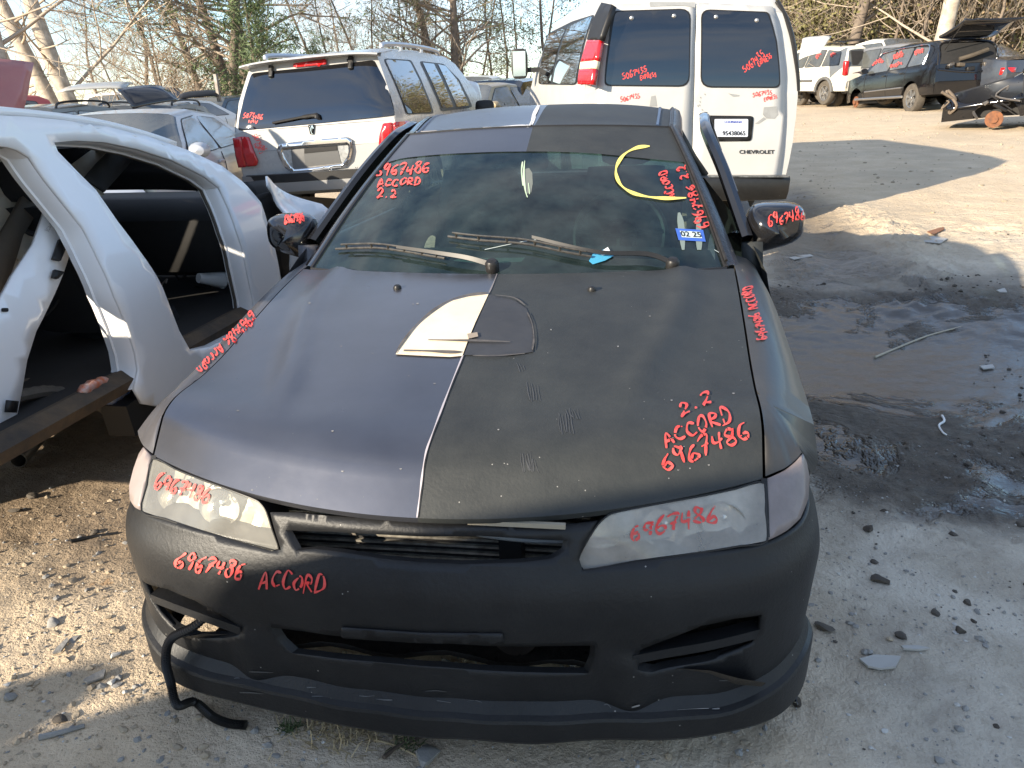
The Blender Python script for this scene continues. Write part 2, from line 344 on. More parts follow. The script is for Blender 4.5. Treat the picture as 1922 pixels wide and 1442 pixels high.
MT['white_suv'] = mat('white_suv_paint', (.41, .405, .395), .24, 0, .6, var=.2, vscale=1.5, dust=.14)
MT['white_van'] = mat('white_van_paint', (.50, .495, .48), .38, 0, .25, var=.5, vscale=1.9, col2=(.40, .385, .36), dust=.16, bump=.03, bscale=8)
MT['primer'] = mat('grey_bare_primer', (.30, .30, .29), .6, var=.5, vscale=14)
MT['chrome'] = mat('chrome', (.62, .62, .62), .10, 1., dust=.07)
MT['alloy'] = mat('alloy', (.42, .42, .42), .32, .9, dust=.3)
MT['tint'] = mat('privacy_glass', (.004, .0045, .006), .03, 0, 1., spec=.8, dust=.007, crough=.02)
MT['glass'] = glassmat('car_glass', (.30, .38, .36), .9, .02, .015)
MT['wglass'] = glassmat('windshield_glass', (.20, .30, .29), .95, .03, .015, (.26, .37, .37), dirt=.07)
MT['redlens'] = mat('red_lens', (.52, .012, .014), .16, 0, .6, var=.5, vscale=20, col2=(.28, .006, .008), spec=.6)
MT['amber'] = mat('pale_lens', (.75, .66, .45), .2, 0, .5)
MT['clearlens'] = mat('clear_lens', (.55, .56, .55), .14, .35, .5, var=.8, vscale=26, col2=(.25, .26, .26))
MT['steel'] = mat('bare_steel', (.20, .19, .18), .5, .7, var=.7, vscale=9, col2=(.10, .075, .055))
MT['rust'] = mat('rust', (.22, .085, .035), .85, .1, var=.9, vscale=14, col2=(.09, .045, .03), bump=.4, bscale=60)
MT['beige'] = mat('beige_trim', (.52, .47, .38), .8, var=.4, vscale=5, bump=.15, bscale=90)
MT['brown'] = mat('brown_trim', (.085, .068, .050), .85, var=.5, vscale=8, bump=.2, bscale=70)
MT['white'] = mat('white_plain', (.75, .75, .73), .5)
MT['mud'] = mat('dried_mud', (.17, .13, .095), .9, var=.7, vscale=7, bump=.6, bscale=40)
# ------------------------------------------------------------------ ground
_perm = nrng.random((256, 256))
def vnoise(x, y):
    xi = np.floor(x).astype(int); yi = np.floor(y).astype(int); fx = x-xi; fy = y-yi; fx = fx*fx*(3-2*fx); fy = fy*fy*(3-2*fy)
    a = _perm[xi & 255, yi & 255]; b = _perm[(xi+1) & 255, yi & 255]; c = _perm[xi & 255, (yi+1) & 255]; d = _perm[(xi+1) & 255, (yi+1) & 255]
    return (a*(1-fx)+b*fx)*(1-fy)+(c*(1-fx)+d*fx)*fy
def fbm(x, y, s, o=4, g=.5):
    r = 0; a = 1; t = 0
    for i in range(o): r = r+a*(vnoise(x*s+17.3*i, y*s+9.1*i)-.5); t += a; a *= g; s *= 2.03
    return r/t*2
def np_ss(t): t = np.clip(t, 0, 1); return t*t*(3-2*t)
def Gbase(x, y):
    t = .30*x+.95*y
    side = np_ss((np.asarray(x)+5.5)/6.5)
    r = (.072*np.clip(t-3.2, 0, 3.2)+.040*np.clip(t-6.4, 0, 13.6)+.018*np.clip(t-20, 0, 10))*side
    return r
def Gz(x, y):
    x = np.asarray(x, float); y = np.asarray(y, float)
    z = Gbase(x, y)
    near = np_ss((26-np.hypot(x, y))/18)
    z = z+near*(.022*fbm(x, y, .9, 3)+.012*fbm(x, y, 3.1, 4, .6))
    # churned mud bank on the right, ruts running past the car
    mud = np_ss((x-1.15)/.35)*np_ss((7.2-y)/1.2)*np_ss((y-.7)/.5)
    rg1 = (1-np.abs(fbm(x, y*1.25, 2.6, 3, .6)))**4; rg2 = (1-np.abs(fbm(x*1.1, y*1.5, 6.5, 3, .6)))**3
    z = z+mud*(.014*fbm(x*.8, y*1.6, 1.5, 3)+.030*(rg1-.45)*np_ss(fbm(x, y, .8, 2)*2+.6)+.016*(rg2-.4))
    ridge = np.exp(-((x-(2.35+.10*(y-4)+.15*np.sin(y*1.4)))/.24)**2)*np_ss((y-3.6)/1.2)*np_ss((8.2-y)/1.0)
    z = z+ridge*(.022+.035*(rg2-.3)+.03*(rg1-.3))
    rut = np.exp(-((x-(1.75+.05*y))/.14)**2)*np_ss((y-4.6)/.6)*np_ss((9.5-y)/1.)
    z = z-rut*.05
    # pit of wet mud: kept level
    pud = np.exp(-(((x-2.15)/1.15)**2+((y-3.0)/.80)**2)**1.6)
    z = z*(1-.85*pud)+pud*(-.02)
    crack = np.abs(fbm(x+.3*fbm(x, y, 2., 2), y, 2.2, 2)); lr = np_ss((x-.95)/.25)*np_ss((1.7-y)/.7)
    z = z-lr*.012*np.exp(-(crack/.025)**2)
    left = np_ss((-.9-x)/.3)*np_ss((2.4-y)/.6)
    z = z+left*(.018*fbm(x, y, 5.5, 4, .65))
    z = z+np_ss((6.5-np.hypot(x, y))/4)*(.005*fbm(x, y, 14., 3, .7))
    return z
def axis_pts(lo, hi, step, far, grow):
    c = list(np.arange(lo, hi, step)); d = step; x = hi
    while x < far: c.append(x); d *= grow; x += d
    c.append(far); d = step; x = lo-step; left = []
    while x > -far: left.append(x); d *= grow; x -= d
    left.append(-far); return np.array(left[::-1]+c)
gx = axis_pts(-3.1, 4.6, .026, 600, 1.09); gy = axis_pts(-1.2, 7.4, .028, 600, 1.09)
XX, YY = np.meshgrid(gx, gy, indexing='ij'); ZZ = Gz(XX, YY)
nx, ny = XX.shape
idx = np.arange(nx*ny).reshape(nx, ny)
Fq = np.stack([idx[:-1, :-1], idx[1:, :-1], idx[1:, 1:], idx[:-1, 1:]], -1).reshape(-1, 4)
gm = bpy.data.meshes.new('ground'); gm.vertices.add(nx*ny); gm.vertices.foreach_set('co', np.stack([XX, YY, ZZ], -1).ravel())
gm.loops.add(len(Fq)*4); gm.loops.foreach_set('vertex_index', Fq.ravel().astype(np.int32)); gm.polygons.add(len(Fq))
gm.polygons.foreach_set('loop_start', np.arange(0, len(Fq)*4, 4, dtype=np.int32)); gm.polygons.foreach_set('loop_total', np.full(len(Fq), 4, np.int32))
gm.polygons.foreach_set('use_smooth', [True]*len(Fq)); gm.update(); gm.validate()
ground = bpy.data.objects.new('ground', gm); COL.objects.link(ground); tagp(ground, kind='structure')
def ground_mat():
    m = bpy.data.materials.new('yard_ground'); m.use_nodes = True; t = m.node_tree; t.nodes.clear(); L = t.links.new
    o = nd(t, 'ShaderNodeOutputMaterial'); b = nd(t, 'ShaderNodeBsdfPrincipled'); L(b.outputs[0], o.inputs[0])
    geo = nd(t, 'ShaderNodeNewGeometry'); P = geo.outputs['Position']; sx = nd(t, 'ShaderNodeSeparateXYZ'); L(P, sx.inputs[0])
    def noi(s, d=5., r=.6, dist=0.):
        n = nd(t, 'ShaderNodeTexNoise', i_Scale=s, i_Detail=d, i_Roughness=r, i_Distortion=dist); L(P, n.inputs['Vector']); return n.outputs[0]
    def mr(src, a, c, lo=0., hi=1.):
        r = nd(t, 'ShaderNodeMapRange', interpolation_type='SMOOTHSTEP'); r.inputs[1].default_value = a; r.inputs[2].default_value = c; r.inputs[3].default_value = lo; r.inputs[4].default_value = hi; L(src, r.inputs[0]); return r.outputs[0]
    def mth(op, a, c=None):
        q = nd(t, 'ShaderNodeMath', operation=op)
        for i, v in enumerate((a, c)):
            if v is None: continue
            if isinstance(v, (int, float)): q.inputs[i].default_value = v
            else: L(v, q.inputs[i])
        return q.outputs[0]
    def mix(f, a, c):
        q = nd(t, 'ShaderNodeMixRGB')
        if isinstance(f, (int, float)): q.inputs[0].default_value = f
        else: L(f, q.inputs[0])
        for i, v in ((1, a), (2, c)):
            if isinstance(v, tuple): q.inputs[i].default_value = (*v, 1)
            else: L(v, q.inputs[i])
        return q.outputs[0]
    X, Y = sx.outputs[0], sx.outputs[1]
    big = noi(.55, 5., .6); med = noi(2.6, 6., .65); fine = noi(22., 6., .7); grain = noi(130., 3., .6)
    sand = mix(mr(med, .35, .7), (.60, .465, .31), (.70, .555, .385)); sand = mix(mr(big, .45, .65, 0, .6), sand, (.50, .40, .28))
    sand = mix(mr(fine, .52, .72, 0, .45), sand, (.34, .26, .18))
    grey = mix(mr(med, .38, .66), (.42, .365, .29), (.57, .505, .41)); grey = mix(mr(fine, .5, .72, 0, .5), grey, (.25, .21, .16))
    pale = mr(noi(1.7, 4., .6, .4), .48, .62); grey = mix(mth('MULTIPLY', pale, .7), grey, (.63, .57, .475))
    # lower right strip near the car is grey dried silt, far yard is yellow sand
    gfac = mth('MULTIPLY', mr(X, .55, 1.2), mr(Y, 6.6, 4.2)); gfac = mth('MULTIPLY', gfac, 1.)
    front = mth('MULTIPLY', mr(Y, .55, -.1), mr(X, -.95, -.2)); gfac = mth('MAXIMUM', gfac, mth('MULTIPLY', front, .55))
    colr = mix(gfac, sand, grey)
    # wet mud: churned, dark, right of the car and below the wreck
    wob = mth('MULTIPLY', mth('SUBTRACT', noi(1.1, 5., .65), .5), 1.1)
    Yw = mth('ADD', Y, wob); Xw = mth('ADD', X, mth('MULTIPLY', wob, .5))
    wet = mth('MULTIPLY', mth('MULTIPLY', mr(Xw, .9, 1.15), mr(Yw, 1.15, 1.55)), mr(Yw, 5.0, 4.2))
    rutw = mth('MULTIPLY', mth('MULTIPLY', mr(Xw, 1.25, 1.6), mr(Xw, 2.7, 2.1)), mth('MULTIPLY', mr(Yw, 4.2, 4.8), mr(Yw, 9.5, 8.)))
    wet = mth('MAXIMUM', wet, mth('MULTIPLY', rutw, .7))
    lw = mth('MULTIPLY', mr(Xw, -.75, -1.15), mth('MULTIPLY', mr(Yw, .55, .95), mr(Y, 4., 3.))); 
    mudc = mix(mr(fine, .35, .7), (.045, .034, .024), (.11, .086, .062)); mudl = mix(mr(fine, .35, .7), (.13, .085, .05), (.25, .175, .11))
    colr = mix(mth('MULTIPLY', lw, .75), colr, mudl)
    colr = mix(mth('MULTIPLY', wet, .93), colr, mudc)
    slick = mth('MULTIPLY', wet, mr(mth('ADD', noi(1.5, 6., .66, .5), mth('MULTIPLY', mth('MULTIPLY', mr(Y, 2.0, 2.5), mr(Y, 4.3, 3.6)), .15)), .50, .58))
    colr = mix(mth('MULTIPLY', slick, .7), colr, (.060, .054, .050))
    rust = mth('MULTIPLY', mr(noi(6.5, 3.), .68, .74), mr(X, -.5, -1.)); colr = mix(mth('MULTIPLY', rust, .5), colr, (.34, .18, .07))
    L(colr, b.inputs['Base Color'])
    rough = mth('SUBTRACT', .93, mth('MULTIPLY', wet, .22)); rough = mth('SUBTRACT', rough, mth('MULTIPLY', slick, .60)); L(rough, b.inputs['Roughness'])
    b.inputs['Specular IOR Level'].default_value = .5
    h = mth('ADD', mth('MULTIPLY', fine, 1.), mth('MULTIPLY', grain, .30)); h = mth('ADD', h, mth('MULTIPLY', noi(7., 6., .65), 1.6))
    amp = mth('SUBTRACT', 1., mth('MULTIPLY', slick, .82)); amp = mth('ADD', amp, mth('MULTIPLY', mth('SUBTRACT', wet, slick), .9)); h = mth('MULTIPLY', h, amp)
    bp = nd(t, 'ShaderNodeBump'); bp.inputs['Strength'].default_value = .75; bp.inputs['Distance'].default_value = .026; L(h, bp.inputs['Height']); L(bp.outputs[0], b.inputs['Normal'])
    return m
ground.data.materials.append(ground_mat())
# ------------------------------------------------------------------ the black and grey sedan in front
acc = empty('parked_sedan', T(0, 2.2, 0), 'two tone sedan, purple grey and matte black, with red handwriting on hood and bumper', 'car')
I4 = np.eye(4)
zc = curve([.056, .098, .132, .2, .33, .55, .92, 1.1, 1.36], [.658, .706, .743, .774, .802, .848, .912, .936, .962])
yf = lambda u: .056+.41*u*u
yr = lambda u: 1.108+.415*u*u
ue = lambda y: .705+.042*(y-.263)/1.08
def hoodz(u, y):
    sh = (yf(u)-.056)*(1-.35*sstep((y-.5)/.9)); yy = y-sh
    k = (abs(u)/.75)**2.2*.034*sstep((yy-.05)/.5)-.018*(abs(u)/.71)**2*(1-sstep((yy-.05)/.3))
    uc = lerp(.40, .575, sstep((y-.2)/.95)); rid = .012*math.exp(-((abs(u)-uc)/.038)**2)*sstep((y-.22)/.3)
    rid -= .010*sstep((abs(u)-uc)/.10)*sstep((y-.3)/.4)*.6
    return zc(yy)-k+rid
def hood_pt(a, b):
    y0 = lerp(yf(0), yr(0), b)
    u = a*.72
    for _ in range(3):
        y = lerp(yf(u), yr(u), b); u = a*ue(y)
    return (u, y, hoodz(u, y))
hood_sf = Surf(hood_pt, -1, 1, 0, 1, None, 90, 60)
NB = [((i/47)**1.35) for i in range(48)]
def hood_half(sgn):
    rows = [[hood_pt(sgn*a, b) for a in np.linspace(0.0, 1, 34)] for b in NB]
    # roll the edges down
    rows = [[np.array(p) for p in r] for r in rows]
    first = [p+np.array([0, .006, -.014]) for p in rows[0]]; rows.insert(0, first)
    rows = [r+[r[-1]+np.array([sgn*.001, 0, -.016])] for r in rows]
    return G().grid(rows)
hoodL = hood_half(-1); hoodR = hood_half(1)
hg = G(); hg.add(hoodL.v, [tuple(reversed(f)) for f in hoodL.f], 0); hg.add(hoodR.v, hoodR.f, 1)
hood = hg.build('hood', None, acc, mats=[MT['grey_paint'], MT['black_primer']], label='hood, purple grey on one half and matte black primer on the other')
# pale torn film edge along the colour seam
sp = [(783, 972), (787, 940), (790, 915), (793, 890), (796, 868), (801, 845), (811, 817), (821, 790), (834, 756), (851, 712), (869, 668)]
write_on('seam_edge', [hood], [crom(sp, 5)], 2.6, mat('film_edge', (.42, .38, .40), .5), hood, .0022)
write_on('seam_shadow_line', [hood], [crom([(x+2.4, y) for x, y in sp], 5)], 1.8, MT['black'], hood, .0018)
write_on('seam_edge', [hood], [crom([(917, 553), (926, 533), (933, 515)], 5)], 2.2, mat('film_edge_dark', (.20, .18, .18), .5), hood, .0022)
# bare patch of the former scoop
def hpatch(name, poly, m, off=.003, step=.03, **k): return sfpatch(name, hood_sf, poly, m, hood, step, off, **k)
cream = mat('bare_cream_patch', (.80, .68, .50), .55, var=.6, vscale=9, col2=(.72, .54, .36), spec=.3)
hpatch('scoop_patch', [(743, 667), (757, 645), (775, 622), (797, 600), (820, 582), (850, 566), (885, 557), (917, 554), (905, 580), (892, 608), (880, 637), (868, 670), (845, 672), (800, 670)], cream, .003, .02)
tape = mat('old_tape_strip', (.055, .05, .048), .7, var=.6, vscale=30, col2=(.16, .14, .12))
dkfilm = mat('dark_scoop_film', (.022, .023, .026), .5, var=.8, vscale=8, dust=.12, dustcol=(.2, .18, .17))
hpatch('scoop_film', [(918, 555), (945, 560), (968, 566), (988, 580), (998, 605), (1002, 635), (1001, 662), (960, 668), (915, 668), (871, 668), (883, 637), (895, 608), (907, 580)], dkfilm, .0022, .03)
for pl, w in (([(743, 666), (757, 644), (775, 621), (797, 599), (820, 581), (850, 565), (885, 556), (916, 553)], 3.2), ([(758, 661), (800, 662), (840, 664), (866, 664)], 4.5), ([(804, 641), (850, 642), (905, 643), (958, 645)], 3.0), ([(930, 557), (965, 562), (985, 576)], 2.0), ([(990, 590), (999, 612), (1002, 640), (999, 660)], 2.6), ([(888, 671), (935, 671), (985, 667)], 2.)):
    write_on('tape_strip', [hood], [crom(pl, 5)], w, tape, hood, .0055)
hpatch('tape_piece', [(877, 631), (896, 628), (898, 636), (880, 640)], mat('tape_tan', (.30, .24, .18), .6), .007, .01)
smear = mat('pale_smear', (.055, .056, .057), .65)
for cx, cyy, n, hh in ((998, 738, 5, 34), (1055, 797, 6, 34), (1072, 778, 5, 18), (985, 868, 5, 34), (980, 690, 3, 12), (998, 875, 4, 22)):
    write_on('finger_smear', [hood], [np.array([(cx-9+k*5+rng.uniform(-2, 2), cyy-hh/2+rng.uniform(-4, 4)), (cx-7+k*5, cyy), (cx-4+k*5+rng.uniform(-2, 2), cyy+hh/2+rng.uniform(-4, 4))]) for k in range(n)], 2.2, smear, hood, .0012)
chip = mat('paint_chip', (.24, .23, .22), .7); gch = []
for k in range(34):
    x, y = rng.uniform(420, 1420), rng.uniform(560, 960); s = rng.uniform(.8, 2.2)
    gch.append(np.array([(x-s, y), (x, y+s*.3), (x+s, y)]))
write_on('paint_chips', [hood], gch, 2.4, chip, hood, .0012)
for px, py in ((746, 542), (1111, 545)):
    c = hood_sf.w(*hood_sf.px(px, py)); G().lathe([(.013, -.004), (.013, .004), (.009, .011), (0, .013)], c, (0, -.2, 1), 12).build('washer_nozzle', MT['black'], hood)
# ---- headlamps
lpx = curve([.30, .5, .6, .71, .80, .88, .96, 1.05, 1.15], [.30, .50, .60, .708, .786, .838, .866, .878, .884])
lpy = curve([.30, .5, .6, .71, .80, .88, .96, 1.05, 1.15], [.090, .116, .136, .168, .222, .300, .395, .485, .585])
def lamp_pt(s, z):
    a = abs(s); S = lerp(.25, .76, sstep((a-.33)/.4)); q = (z-.55); bul = .010*math.sin(math.pi*min(1, max(0, (z-.5)/.2)))
    return (math.copysign(1, s)*(lpx(a)-max(0, a-.71)*.25*q), lpy(a)+S*q*(1-.3*sstep((a-.75)/.2))-bul, z)
lampL = Surf(lamp_pt, -1.12, -.29, .44, .74, None, 60, 40); lampR = Surf(lamp_pt, .29, 1.12, .44, .74, None, 60, 40)
_lt = [lampR.px(*p) for p in ((1437, 899), (1456, 891), (1476, 882), (1495, 866), (1506, 853))]
_ltp = crom([np.array(lamp_pt(*p))+np.array([0, .004, .004]) for p in _lt], 6)
def lamp_top(k): return _ltp[int(round(min(1, k)*(len(_ltp)-1)))]
# ---- fenders and body sides
arch = lambda y, c, r: math.sqrt(max(0, r*r-(y-c)**2))
def zbot(y):
    z = .21
    for c in (.93, 3.65):
        if abs(y-c) < .335: z = max(z, .31+arch(y, c, .335))
    return z
def fender(sgn):
    ys = sorted(set([.285, .30, .315]+[.33+.022*i for i in range(56)]+[.93+.335*math.cos(q) for q in np.linspace(0, math.pi, 25)]+[.42, .36])); rows = []
    for y in ys:
        e = ue(y)+.006; yy = max(y, yf(e)+.004); ze = hoodz(ue(yy), yy)-.002
        if y > 1.34: e = ue(1.34)+.006+(y-1.34)*.02; ze = hoodz(ue(1.34), 1.34)-.002+(y-1.34)*.05
        k = sstep((y-.25)/.45); top = [(e, ze-.016), (e, ze), (e+.02, ze-.002), (e+.055, ze-.014), (e+.085*lerp(.8, 1, k), ze-.04), (lerp(.845, .868, k), ze-.085), (lerp(.855, .882, k), ze-.15)]
        if y < .52:   # tongue between the hood and the corner lamp
            k = sstep((y-.285)/.235) if False else max(0., (y-.285)/.235); Lp = np.array(lamp_top(k)); Hp = np.array([ue(yy), yy, ze]); r0 = []
            for t in np.linspace(0, 1, 15):
                q = lerp(Hp+np.array([.006, 0, 0]), Lp, t); q[2] += .022*math.sin(math.pi*t)*min(1, k*1.5); r0.append((sgn*q[0], q[1], q[2]))
            rows.append(r0); continue
        zb = max(zbot(y), .56 if y < .62 else 0)
        side = []
        for t in np.linspace(0, 1, 9)[1:]:
            z = lerp(top[-1][1], min(zb, top[-1][1]-.004), t); side.append((top[-1][0]+.010*math.sin(math.pi*min(1, t*.9))*k-.012*t*t*k, z))
        rows.append([(sgn*a, yy, z) for a, z in top+side])
    g = G().grid(rows); return g if sgn < 0 else g
MT['fenderR'] = mat('worn_black_fender', (.014, .0145, .015), .4, 0, .1, var=.9, vscale=4, col2=(.034, .031, .027), dust=.16, dustcol=(.2, .17, .13), bump=.05)
MT['fenderL'] = mat('worn_grey_fender', (.09, .088, .10), .35, .4, .2, var=.6, vscale=3, dust=.3, dustcol=(.2, .18, .16))
fenL = fender(-1).build('fender', MT['fenderL'], acc, label='grey front fender beside the white wreck'); fenR = fender(1).build('fender', MT['fenderR'], acc, flip=True, label='scuffed black front fender with red handwriting')
for s_ in (-1, 1): G().grid([[(s_*x, y, z) for y, x in ((.40, .815), (.46, .836), (.52, .848), (.56, .852))] for z in (.555, .60, .64)]).build('fender_corner', MT['fenderL'] if s_ < 0 else MT['fenderR'], acc, solid=.01 if s_ > 0 else -.01)
def side_x(z): return .885-.012*((z-.55)/.35)**2
def body_side(sgn, y0=1.36, y1=4.62):
    ys = sorted(set(list(np.arange(y0, y1, .06))+[3.65+.335*math.cos(q) for q in np.linspace(0, math.pi, 21)]+[y1])); rows = []
    for y in ys:
        zb = zbot(y); top = .935+.02*sstep((y-1.4)/1.2); pl = .10*sstep((y-4.1)/.5)**2
        if y < 1.62: top = lerp(.80, top, sstep((y-1.36)/.26))
        rows.append([(sgn*(side_x(z)-pl-(.03*sstep((z-.86)/.08))), y, z) for z in np.linspace(top, zb, 10)])
    return G().grid(rows)
bsL = body_side(-1).build('body_side', MT['fenderL'], acc); bsR = body_side(1, 1.36).build('body_side', MT['black_primer'], acc, flip=True)
# rear deck, tail and floor
dk = []
for y in np.linspace(3.55, 4.62, 12):
    w = .845-.10*sstep((y-4.1)/.5)**2; z = .985-.05*sstep((y-3.55)/1.1); dk.append([(u*w, y+.05*(1-u*u), z+.025*(1-u*u)) for u in np.linspace(-1, 1, 13)])
G().grid(dk).build('trunk_lid', MT['black_primer'], acc, flip=True)
tl = [[(u*.75, 4.62+.06*(1-u*u), z) for u in np.linspace(-1, 1, 13)] for z in (.95, .8, .6, .4, .24)]
G().grid(tl).build('tail_panel', MT['black_primer'], acc)
fl = G(); fl.box((0, 2.75, .24), (1.5, 2.6, .05)); fl.box((0, 1.33, .55), (1.42, .05, .62)); fl.build('floor_pan', MT['dark'], acc)
def wheel(par, c, r=.305, w=.2, ax=(1, 0, 0), rim='alloy', side=1, spokes=5, rr=.62):
    g = G(); a = r; h = w/2
    g.lathe([(a*rr, -h*.8), (a*.80, -h), (a*.95, -h*.85), (a, -h*.5), (a, h*.5), (a*.95, h*.85), (a*.80, h), (a*rr, h*.8)], c, ax, 32)
    ty = g.build('wheel', MT['rubber'], par)
    g = G(); s = side*h*.55; g.lathe([(a*rr, s*1.4), (a*rr*.93, s*1.3), (a*rr*.9, s*.2), (0, s*.15)], c, ax, 28)
    axv = np.array(ax, float); e1 = np.cross(axv, [0, 0, 1.]); e1 /= np.linalg.norm(e1); e2 = np.cross(axv, e1)
    for k in range(spokes):
        q = 2*math.pi*k/spokes+.3; d = e1*math.cos(q)+e2*math.sin(q); p = e1*-math.sin(q)+e2*math.cos(q); cc = np.array(c)+axv*s
        L = [cc+d*a*.08+p*a*.07, cc+d*a*rr*.92+p*a*.10, cc+d*a*rr*.92-p*a*.10, cc+d*a*.08-p*a*.07]; g.prism(L, axv*s*.35)
    g.lathe([(a*.14, s*.5), (a*.14, s*1.5), (a*.10, s*1.6), (0, s*1.6)], c, ax, 16)
    g.build('rim', MT[rim], ty); return ty
for sx_ in (-1, 1):
    for yy in (.93, 3.65): wheel(acc, (sx_*.76, yy, .30), side=sx_)
for sx_ in (-1, 1): 
    g = G(); g.grid([[(sx_*x, .93+.36*math.cos(q), .31+.36*math.sin(q)) for q in np.linspace(-.1, math.pi+.1, 14)] for x in (.55, .87)])
    g.build('wheel_well', MT['dark'], acc)
# ---- headlamp glass
MT['hazelens'] = glassmat('hazed_lens_shade_lift', (.85, .83, .78), .9, .05, .24, (.85, .79, .70), dirt=.20)  # haze raised to brighten the lens that lies in shade
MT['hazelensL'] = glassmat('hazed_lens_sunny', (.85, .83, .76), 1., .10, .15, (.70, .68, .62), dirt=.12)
MT['corner'] = mat('faded_corner_lens_shaded', (.235, .195, .185), .42, 0, .15, var=.7, vscale=16, col2=(.16, .13, .12), bump=.1, bscale=90)
MT['cornerL'] = mat('faded_corner_lens_lit', (.30, .25, .235), .4, 0, .15, var=.6, vscale=16, col2=(.22, .18, .165))  # paler copy of the corner lens, sunlight put into the colour
hlL = [(288, 861), (330, 880), (367, 895), (410, 911), (450, 926), (480, 938), (491, 946), (501, 961), (512, 994), (524, 1030), (509, 1033), (450, 1017), (367, 992), (310, 973), (267, 959), (277, 910)]
hlR = [(1434, 905), (1380, 917), (1317, 930), (1250, 942), (1192, 953), (1158, 960), (1142, 966), (1122, 984), (1100, 1018), (1085, 1051), (1096, 1070), (1192, 1053), (1317, 1036), (1390, 1024), (1439, 1015), (1437, 960)]
clL = [(284, 858), (279, 852), (270, 840), (262, 852), (252, 880), (244, 912), (245, 938), (254, 952), (264, 958), (273, 910)]
clR = [(1438, 899), (1476, 882), (1495, 866), (1506, 853), (1513, 868), (1518, 895), (1516, 936), (1501, 973), (1476, 996), (1442, 1014), (1440, 960)]
refl = mat('lamp_reflector', (.78, .75, .68), .35, .25, var=1., vscale=9, col2=(.20, .19, .16))
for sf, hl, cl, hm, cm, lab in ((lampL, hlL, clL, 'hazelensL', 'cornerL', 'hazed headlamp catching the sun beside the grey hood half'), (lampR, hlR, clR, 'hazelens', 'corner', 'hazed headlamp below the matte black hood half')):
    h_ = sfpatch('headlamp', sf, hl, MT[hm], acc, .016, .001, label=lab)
    cen = sf.tr(hl).mean(0); big = [(cen[0]+(a-cen[0])*.95, cen[1]+(b-cen[1])*.90) for a, b in sf.tr(hl)]
    def deep(s, z, cen=cen):
        p = np.array(lamp_pt(s, z)); ins = .045+.006*math.sin(s*95)*math.cos(z*70)+.02; return p+np.array([0, ins, 0])
    V, Fc, _ = sheet(big, [], .014, deep); part('reflector', V, Fc, refl, h_, auto=20)
    for s0 in (.50, .625):
        q = np.array(lamp_pt(math.copysign(s0, cen[0]), .60))+np.array([0, .052, 0]); G().lathe([(.046, -.022), (.045, -.010), (.030, .016), (.012, .024), (.008, .0), (0, -.004)], q, (math.copysign(.15, cen[0]), 1, 0), 24).build('reflector_bowl', mat('bowl_bright', (.80, .79, .76), .2, .9) if 'bowl_bright' not in bpy.data.materials else bpy.data.materials['bowl_bright'], h_)
    O = dens(sf.tr(hl), .02); g = G(); g.grid([[lamp_pt(a, b) for a, b in O], [np.array(lamp_pt(a, b))+np.array([0, .085, 0]) for a, b in O]], closed=True); g.build('housing', MT['black'], h_)
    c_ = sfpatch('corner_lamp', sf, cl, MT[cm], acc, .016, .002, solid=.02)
    sfpatch('lamp_backing', sf, hl[:1]+cl[:3]+[cl[5], cl[7], cl[9]]+[hl[-2], hl[len(hl)//2+2], hl[8], hl[5]], MT['black'], acc, .03, -.022) if False else None
    jn = [np.array(lamp_pt(*sf.px(*p)))+np.array([0, .012, 0]) for p in ((hl[0][0], hl[0][1]), hl[-1], hl[-2])]; G().tube(crom(jn, 4), .012, 6).build('lamp_joint', MT['black'], acc)
    for P_ in ((hl, MT['rubber']),):
        ring = [sf.w(a, b)+np.array([0, -.002, 0]) for a, b in sf.tr(crom(hl, 3, True))]; G().tube(ring+[ring[0]], .0022, 6).build('gasket', MT['black'], h_)
hl_objs = [o for o in acc.children if o.name.startswith('headlamp')]
# ---- bumper
pxs = [0, .2, .36, .55, .70, .80, .90, 1.0, 1.15, 1.28]
bpu = curve(pxs, [0, .2, .36, .55, .69, .770, .826, .855, .872, .876]); bpv = curve(pxs, [.026, .036, .062, .098, .148, .205, .285, .378, .525, .655])
bof = curve([.0, .06, .10, .16, .20, .25, .30, .35, .40, .46, .50, .55, .60, .66, .70], [-.04, -.04, -.034, -.020, -.012, -.006, -.002, .002, .006, .010, .004, -.018, -.032, -.056, -.068])
bofc = curve([.0, .06, .10, .16, .20, .25, .30, .35, .39, .44, .48, .52, .56, .60, .66, .70], [-.05, -.05, -.045, -.036, -.028, -.022, -.016, -.008, .002, .010, .008, -.002, -.018, -.032, -.056, -.068])
def bump_pt(s, z):
    a = abs(s); e = .004; du = bpu(a+e)-bpu(max(0, a-e)); dv = bpv(a+e)-bpv(max(0, a-e)); L = math.hypot(du, dv); n = (dv/L, -du/L)
    f = lerp(bofc(z), bof(z), sstep((a-.40)/.40)); low = 1-.35*sstep((a-.72)/.3)*sstep((.22-z)/.08)
    # twin struts between the openings stand proud
    f = f*low+.020*math.exp(-((a-.44)/.05)**2)*sstep((.36-z)/.06)*sstep((z-.14)/.05)
    return (math.copysign(1, s)*(bpu(a)+n[0]*f), bpv(a)+n[1]*f, z)
bsf = Surf(bump_pt, -1.28, 1.28, .03, .69, None, 220, 90)
top = [(264, 959), (310, 973), (367, 993), (450, 1018), (509, 1035), (527, 1032), (517, 1000), (507, 962), (560, 962), (640, 970), (720, 976), (790, 980), (900, 984), (1000, 985), (1080, 983), (1122, 978), (1104, 1010), (1086, 1046), (1094, 1072), (1192, 1055), (1317, 1038), (1440, 1017)]
topP = bsf.tr(top)
_zb = curve([0, .45, .70, .82, .92, 1.0], [.140, .138, .130, .130, .134, .142]); bot = [(q, _zb(abs(q))) for q in np.linspace(-.94, .94, 32)]
